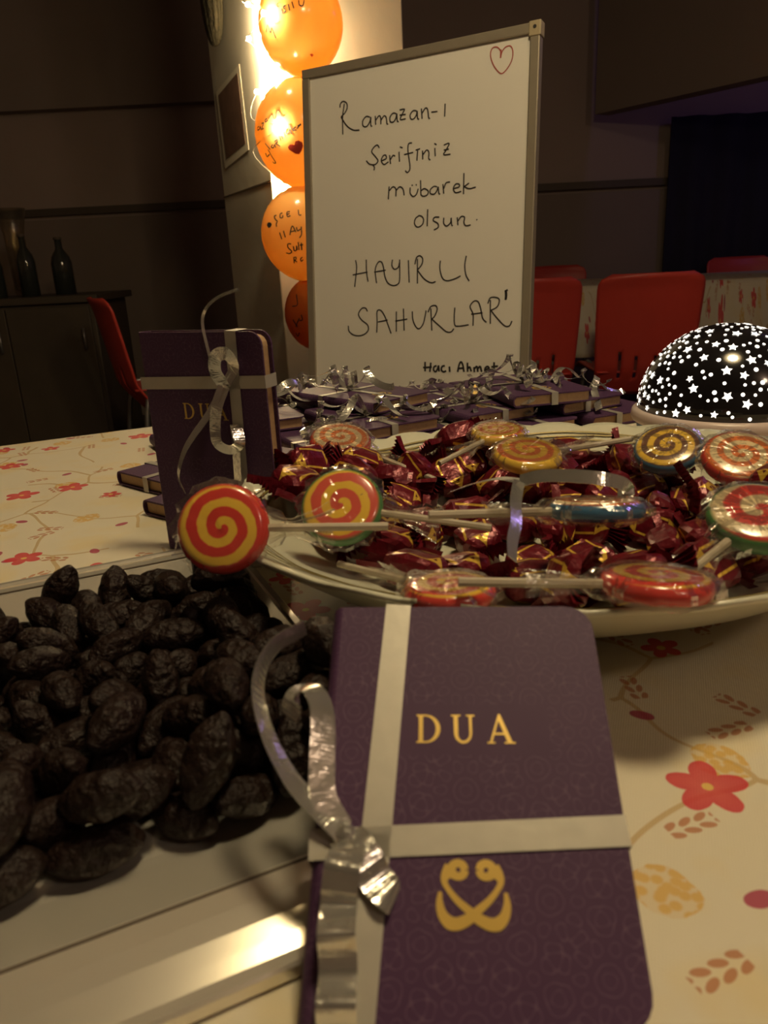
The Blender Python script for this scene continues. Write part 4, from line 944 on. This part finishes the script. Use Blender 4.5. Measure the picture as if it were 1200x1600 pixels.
for i, (x, y, z, rx, ry, rz, k) in enumerate(DATES):
    o = bpy.data.objects.new('date', DM[i % 4]); C.objects.link(o)
    R = Matrix.Rotation(AX, 4, 'Z'); m = Euler((rx / 100, ry / 100, rz / 100)).to_matrix().to_4x4()
    o.matrix_world = R @ Matrix.Translation((x / 1e4, y / 1e4, z / 1e4 + .0012)) @ m @ Matrix.Scale(k / 100, 4)
    tag(o, 'topmost dark date on the summit of the heap' if i == top_i else 'wrinkled dark brown date in the heap on the silver tray', 'date', 'dates heaped on the tray')

# ------------------------------------------------------------------ bowl
BC = Vector((.086, .376, .0008)); BA, BB = .160, .139
NSC = 30
def scal(t, j):
    k = abs(math.sin(NSC * t / 2)) ** .7
    wgt = {7: .35, 8: .8, 9: 1, 10: 1, 11: .8, 12: .35}.get(j, 0)
    return 1 + wgt * (.018 * k - .008), wgt * (.0024 * k - .0014)
bprof = [(.0, .004), (.42, .004), (.44, 0), (.50, 0), (.52, .004), (.66, .010), (.86, .026), (.97, .038), (1.035, .0455), (1.050, .0480), (1.045, .0494), (1.025, .0482), (.985, .0445),
         (.93, .040), (.85, .0335), (.62, .0185), (.45, .0148), (.0, .0140)]
bo = empty('bowl', BC); tag(bo, 'wide off-white porcelain bowl with scalloped rim full of wrapped sweets', 'bowl')
lathe('bowl_body', bprof, M['porcelain'], bo, n=220, ax=BA, ay=BB, mod=scal)
def inner_pt(t, s, off=.0007):
    ss = [(1.025, .0482), (.985, .0445), (.93, .040), (.85, .0335)]
    for (a, za), (b, zb) in zip(ss, ss[1:]):
        if b <= s <= a:
            z = zb + (za - zb) * (s - b) / (a - b); break
    return Vector((BA * s * math.cos(t) * .995, BB * s * math.sin(t) * .995, z + off))
for base_s, amp, fr, ph in ((.985, .010, 11, 0), (.965, .010, 11, .9), (.940, .006, 22, .3)):
    path = [inner_pt(2 * PI * i / 330, base_s + amp * math.sin(fr * 2 * PI * i / 330 + ph) * (1 if (i // 15) % 2 else .6)) for i in range(330)]
    strip('gilt_line', path, .0011, lambda f: Vector((-math.cos(2 * PI * f) * .6, -math.sin(2 * PI * f) * .6, .8)), M['goldline'], bo, closed=True, thick=.0003)

# ------------------------------------------------------------------ wrapped candies
def candy_meshes(seed):
    sg = Vector((seed * 2.3, seed * .7, 0))
    bm = bmesh.new(); bmesh.ops.create_uvsphere(bm, u_segments=14, v_segments=12, radius=1)
    sp = lambda v, e: math.copysign(abs(v) ** e, v)
    for v in bm.verts:
        x, y, z = v.co.z, v.co.x, v.co.y
        n_ = noise.noise(Vector((x, y, z)) * 2.2 + sg) + .7 * noise.noise(Vector((x, y, z)) * 5.5 + sg)
        v.co = Vector((sp(x, .55) * .0122, sp(y, .5) * .0090 * (1 + .14 * n_) * (1 - .25 * abs(x) ** 3), sp(z, .55) * .0066 * (1 + .2 * n_) * (1 - .3 * abs(x) ** 3)))
    body = bpy.data.meshes.new('candy_body'); bm.to_mesh(body); bm.free()
    fins = []
    for sgn in (-1, 1):
        V, Fc = [], []; n = 18
        for j, (d, hw, am) in enumerate(((0, .0055, .0008), (.0030, .0062, .0014), (.0105, .0105, .0018))):
            for i in range(n + 1):
                s = -1 + 2 * i / n
                z = am * (1 if i % 2 else -1) + .0012 * noise.noise(Vector((s * 2, d * 200, seed)))
                V.append((sgn * (.0105 + d + .0012 * noise.noise(Vector((s * 3, seed, 1))) * j), hw * s, z + .0014 * s * s * j * .5))
        for j in range(2):
            for i in range(n):
                a = j * (n + 1) + i; q = (a, a + 1, a + n + 2, a + n + 1); Fc.append(q if sgn > 0 else tuple(reversed(q)))
        me = bpy.data.meshes.new('candy_fin'); me.from_pydata(V, [], Fc); me.update(); fins.append(me)
    for me in [body] + fins: me.materials.append(M['wrap'])
    return body, fins
CM = [candy_meshes(i) for i in range(4)]
for i, (x, y, z, rx, ry, rz, k) in enumerate(CANDIES):
    body, fins = CM[i % 4]
    root = empty('wrapped_candy'); root.empty_display_size = .01
    root.matrix_world = Matrix.Translation((BC.x + x / 1e4, BC.y + y / 1e4, BC.z + z / 1e4)) @ Euler((rx / 100, ry / 100, rz / 100)).to_matrix().to_4x4() @ Matrix.Scale(k / 100 * 1.16, 4)
    tag(root, 'dark red foil-wrapped candy with yellow print in the bowl', 'candy', 'foil-wrapped candies in the bowl')
    o = bpy.data.objects.new('wrapper', body); C.objects.link(o); o.parent = root
    for f in fins:
        q = bpy.data.objects.new('wrapper_fin', f); C.objects.link(q); q.parent = root

# ------------------------------------------------------------------ lollipops
RED, YEL, ORA, GRN, BLU, CRM, BRN = (.62, .045, .035), (.80, .52, .06), (.75, .20, .05), (.07, .22, .07), (.05, .16, .30), (.80, .66, .40), (.16, .07, .04)
SW = {'ry': swirl_mat('swirl_red_yellow', YEL, RED, RED, 2.4, .1), 'oy': swirl_mat('swirl_orange_yellow', ORA, CRM, RED, 2.8, .4), 'ryg': swirl_mat('swirl_red_green', YEL, (.66, .10, .07), GRN, 2.2, .3),
      'yr': swirl_mat('swirl_yellow_red', (.70, .16, .05), YEL, YEL, 2.7, .0), 'yb': swirl_mat('swirl_yellow_brown', BRN, YEL, BLU, 2.8, .2), 'ob': swirl_mat('swirl_orange_blue', CRM, ORA, BLU, 2.5, .6),
      'rg': swirl_mat('swirl_red_greenrim', CRM, RED, GRN, 1.6, .5)}
def lolly_parts():
    r, t = .020, .0042
    prof = [(0, -t), (r * .80, -t), (r * .95, -t * .7), (r, 0), (r * .95, t * .7), (r * .80, t), (r * .4, t * 1.05), (0, t * 1.05)]
    V, Fc = lathe_geo(prof, 36)
    disc = bpy.data.meshes.new('lolly_disc'); disc.from_pydata([tuple(v) for v in V], [], Fc); disc.update()
    bm = bmesh.new(); bm.from_mesh(disc); bmesh.ops.remove_doubles(bm, verts=bm.verts, dist=1e-6); bm.to_mesh(disc); bm.free()
    for p in disc.polygons: p.use_smooth = True
    V, Fc = tube_geo([Vector((0, -.016 - .055 * i / 4, 0)) for i in range(5)], .0018, 8)
    st = bpy.data.meshes.new('lolly_stick'); st.from_pydata([tuple(v) for v in V], [], Fc); st.update(); st.materials.append(M['stick'])
    # crinkled cellophane: a pouch over the disc, a gathered neck and a flared tail along the stick
    n, rings = 40, []
    for (rr, z) in ((0, .0052), (.010, .0054), (.018, .0050), (.0222, .0016), (.0225, -.0016), (.018, -.0050), (.010, -.0054), (0, -.0052)):
        ring = []
        for i in range(n):
            a = 2 * PI * i / n; x, y = math.cos(a), math.sin(a)
            cr = 1 + .05 * noise.noise(Vector((x * 4, y * 4, rr * 300)))
            if rr > .02: cr += .05 * math.sin(13 * a) + .03 * math.sin(29 * a)
            pull = max(0, -y - .90) * .05 if rr > .015 else 0
            ring.append((x * rr * cr, y * rr * cr - pull, z * (1 + .15 * noise.noise(Vector((x * 3, y * 3, z * 900))))))
        rings.append(ring)
    V = [p for r_ in rings for p in r_]; Fc = []
    for j in range(len(rings) - 1):
        for i in range(n):
            a = j * n + i; b = j * n + (i + 1) % n; Fc.append((a, b, b + n, a + n))
    pouch = bpy.data.meshes.new('lolly_pouch'); pouch.from_pydata(V, [], Fc); pouch.update(); pouch.materials.append(M['clear'])
    V, Fc = [], []; m = 24
    for j, (y, hw, am, fl_) in enumerate(((-.0200, .0065, .0014, .5), (-.0250, .0038, .0022, 1), (-.0300, .0034, .0026, 1), (-.0380, .0065, .0030, 1), (-.0470, .0105, .0032, 1))):
        for i in range(m):
            a = 2 * PI * i / m
            V.append((hw * math.cos(a) * (1 + .2 * math.sin(5 * a)), y + .003 * noise.noise(Vector((math.cos(a) * 3, y * 90, 2))), am * math.sin(a) * (1 + .7 * math.sin(7 * a))))
    for j in range(4):
        for i in range(m):
            a = j * m + i; b = j * m + (i + 1) % m; Fc.append((a, b, b + m, a + m))
    tail = bpy.data.meshes.new('lolly_tail'); tail.from_pydata(V, [], Fc); tail.update(); tail.materials.append(M['clear'])
    return disc, st, pouch, tail
LD, LS, LP, LT = lolly_parts()
def lolly(sw, pos, nrm, stick, label, scale=1.0):
    n = Vector(nrm).normalized(); y = -Vector(stick); y = (y - n * y.dot(n)).normalized(); x = y.cross(n)
    root = empty('lollipop'); root.empty_display_size = .01
    root.matrix_world = Matrix.Translation(pos) @ Matrix((x, y, n)).transposed().to_4x4() @ Matrix.Scale(scale, 4)
    tag(root, label, 'lollipop', 'swirl lollipops in the bowl')
    d = LD.copy(); d.materials.clear(); d.materials.append(SW[sw])
    for nm, me in (('candy_disc', d), ('stick', LS), ('cellophane_pouch', LP), ('cellophane_tail', LT)):
        o = bpy.data.objects.new(nm, me); C.objects.link(o); o.parent = root
lolly('ry', (-.0660, .2975, .0625), (.02, -.88, .47), (.85, .16, -.12), 'large red and yellow swirl lollipop hanging over the bowl rim by the dates', .95)
lolly('oy', (-.0255, .4800, .0540), (.10, -.30, .95), (.80, -.50, -.30), 'orange-red lollipop lying on the bowl rim nearest the standing booklet')
lolly('ryg', (-.0188, .3300, .0585), (-.10, -.72, .68), (.93, -.22, -.12), 'green-edged red and yellow lollipop, second from the dates', .95)
lolly('yr', (.0740, .4720, .0560), (.0, -.12, .99), (-.55, -.60, -.10), 'yellow and red lollipop at the back rim before the booklet pile', .86)
lolly('yr', (.0820, .4180, .0550), (.05, -.20, .97), (.75, .30, -.2), 'yellow swirl lollipop in the middle of the bowl just before another', .98)
lolly('yb', (.1630, .4230, .0530), (-.25, -.42, .87), (.60, -.55, -.25), 'yellow and brown lollipop with a blue edge near the dome lamp', .95)
lolly('oy', (.1900, .3920, .0540), (-.10, -.45, .88), (-.35, -.60, -.3), 'crinkly wrapped red and yellow lollipop below the dome lamp', 1.0)
lolly('ob', (.0890, .3040, .0600), (.03, .22, .97), (-.95, -.10, -.06), 'blue-edged orange lollipop lying flat under the silver ribbon', 1.0)
lolly('rg', (.1500, .2900, .0580), (-.10, -.35, .93), (-.80, -.55, -.12), 'red lollipop with a green edge cut by the right picture edge', 1.0)
lolly('ry', (.0915, .2390, .0545), (.06, .16, .98), (-.97, .02, -.02), 'red and yellow lollipop lying flat on the front rim beside the leaning booklet', .95)
lolly('ry', (.0225, .2560, .0480), (.0, .10, .99), (-.6, .6, -.1), 'lollipop peeping out just above the leaning booklet head', .85)

# loose silver ribbon on the sweets
lr = empty('ribbon_bow', (.062, .318, .060)); tag(lr, 'loose curl of silver ribbon lying on the sweets in the bowl', 'ribbon')
def rel(*p): return [Vector(q) - lr.location for q in p]
strip('ribbon_tail', catmull(rel((.060, .322, .0690), (.068, .316, .0725), (.079, .309, .0740), (.091, .306, .0730), (.101, .309, .0695), (.1045, .312, .0650), (.101, .315, .0625)), 7), .0060, Vector((0, -.75, .65)), M['curl'], lr, twist=.3)
strip('ribbon_tail', catmull(rel((.060, .322, .0690), (.0565, .308, .0700), (.0525, .290, .0695), (.0500, .275, .0670), (.0465, .263, .0640), (.0450, .255, .0600)), 7), .0052, Vector((.2, -.4, .9)), M['curl'], lr, twist=-.6)
strip('ribbon_tail', catmull(rel((.060, .322, .0690), (.052, .331, .0680), (.040, .337, .0640), (.030, .334, .0615)), 7), .0050, Vector((0, -.3, .9)), M['curl'], lr, twist=.8)

# ------------------------------------------------------------------ star dome lamp
DC = Vector((.2736, .600, .0008)); DR = .0660; DZ = .0390
dl = empty('star_projector', DC); tag(dl, 'black dome night light with glowing white stars on a blue base', 'night light')
lathe('base', [(0, 0), (.058, 0), (.062, .003), (.0660, .027), (.0660, .0285), (0, .0285)], M['blue'], dl, n=56)
lathe('ring', [(.060, .0287), (.0690, .0290), (.0705, .0315), (.0698, .0365), (.0672, .0390), (.060, .0390)], M['ring'], dl, n=56)
lathe('dome', [(DR, DZ)] + [(DR * math.cos(PI / 2 * j / 16), DZ + DR * .965 * math.sin(PI / 2 * j / 16)) for j in range(1, 16)] + [(0, DZ + DR * .965)], M['domeblack'], dl, n=64)
srn = random.Random(4)
def dome_pt(az, el, off):
    n = Vector((math.cos(el) * math.cos(az), math.cos(el) * math.sin(az), math.sin(el)))
    return Vector((n.x * (DR + off), n.y * (DR + off), DZ + n.z * (DR * .965 + off))), n
def patch(n, p, pts):
    x = Vector((-n.y, n.x, 0)); x = x.normalized() if x.length > 1e-3 else Vector((1, 0, 0)); y = n.cross(x)
    return [p + x * a + y * b for a, b in pts]
placed = []
def free(n, d):
    for q, e in placed:
        if (q - n).length < d + e: return False
    placed.append((n, d)); return True
nstar = 0
for _ in range(900):
    az = srn.uniform(0, 2 * PI); el = math.asin(srn.uniform(.03, .995))
    p, n = dome_pt(az, el, .00035); s = srn.uniform(.0026, .0040)
    if not free(n, s / DR * 1.25): continue
    a0 = srn.uniform(0, 6.28)
    pts = [((s if k % 2 == 0 else s * .50) * math.cos(a0 + PI * k / 5), (s if k % 2 == 0 else s * .50) * math.sin(a0 + PI * k / 5)) for k in range(10)]
    V = patch(n, p, [(0, 0)] + pts)
    me_obj('star', V, [(0, 1 + k, 1 + (k + 1) % 10) for k in range(10)], M['star'], dl); nstar += 1
    if nstar >= 85: break
V, Fc = [], []
for _ in range(9000):
    az = srn.uniform(0, 2 * PI); el = math.asin(srn.uniform(.02, .998))
    p, n = dome_pt(az, el, .00035); s = srn.uniform(.0011, .0017)
    if not free(n, s / DR * 1.7): continue
    o_ = len(V); V += patch(n, p, [(s * math.cos(PI * k / 4), s * math.sin(PI * k / 4)) for k in range(8)]); Fc.append(tuple(o_ + k for k in range(8)))
    if len(Fc) > 330: break
sd = me_obj('star_dots', V, Fc, M['star'], dl); sd['kind'] = 'stuff'
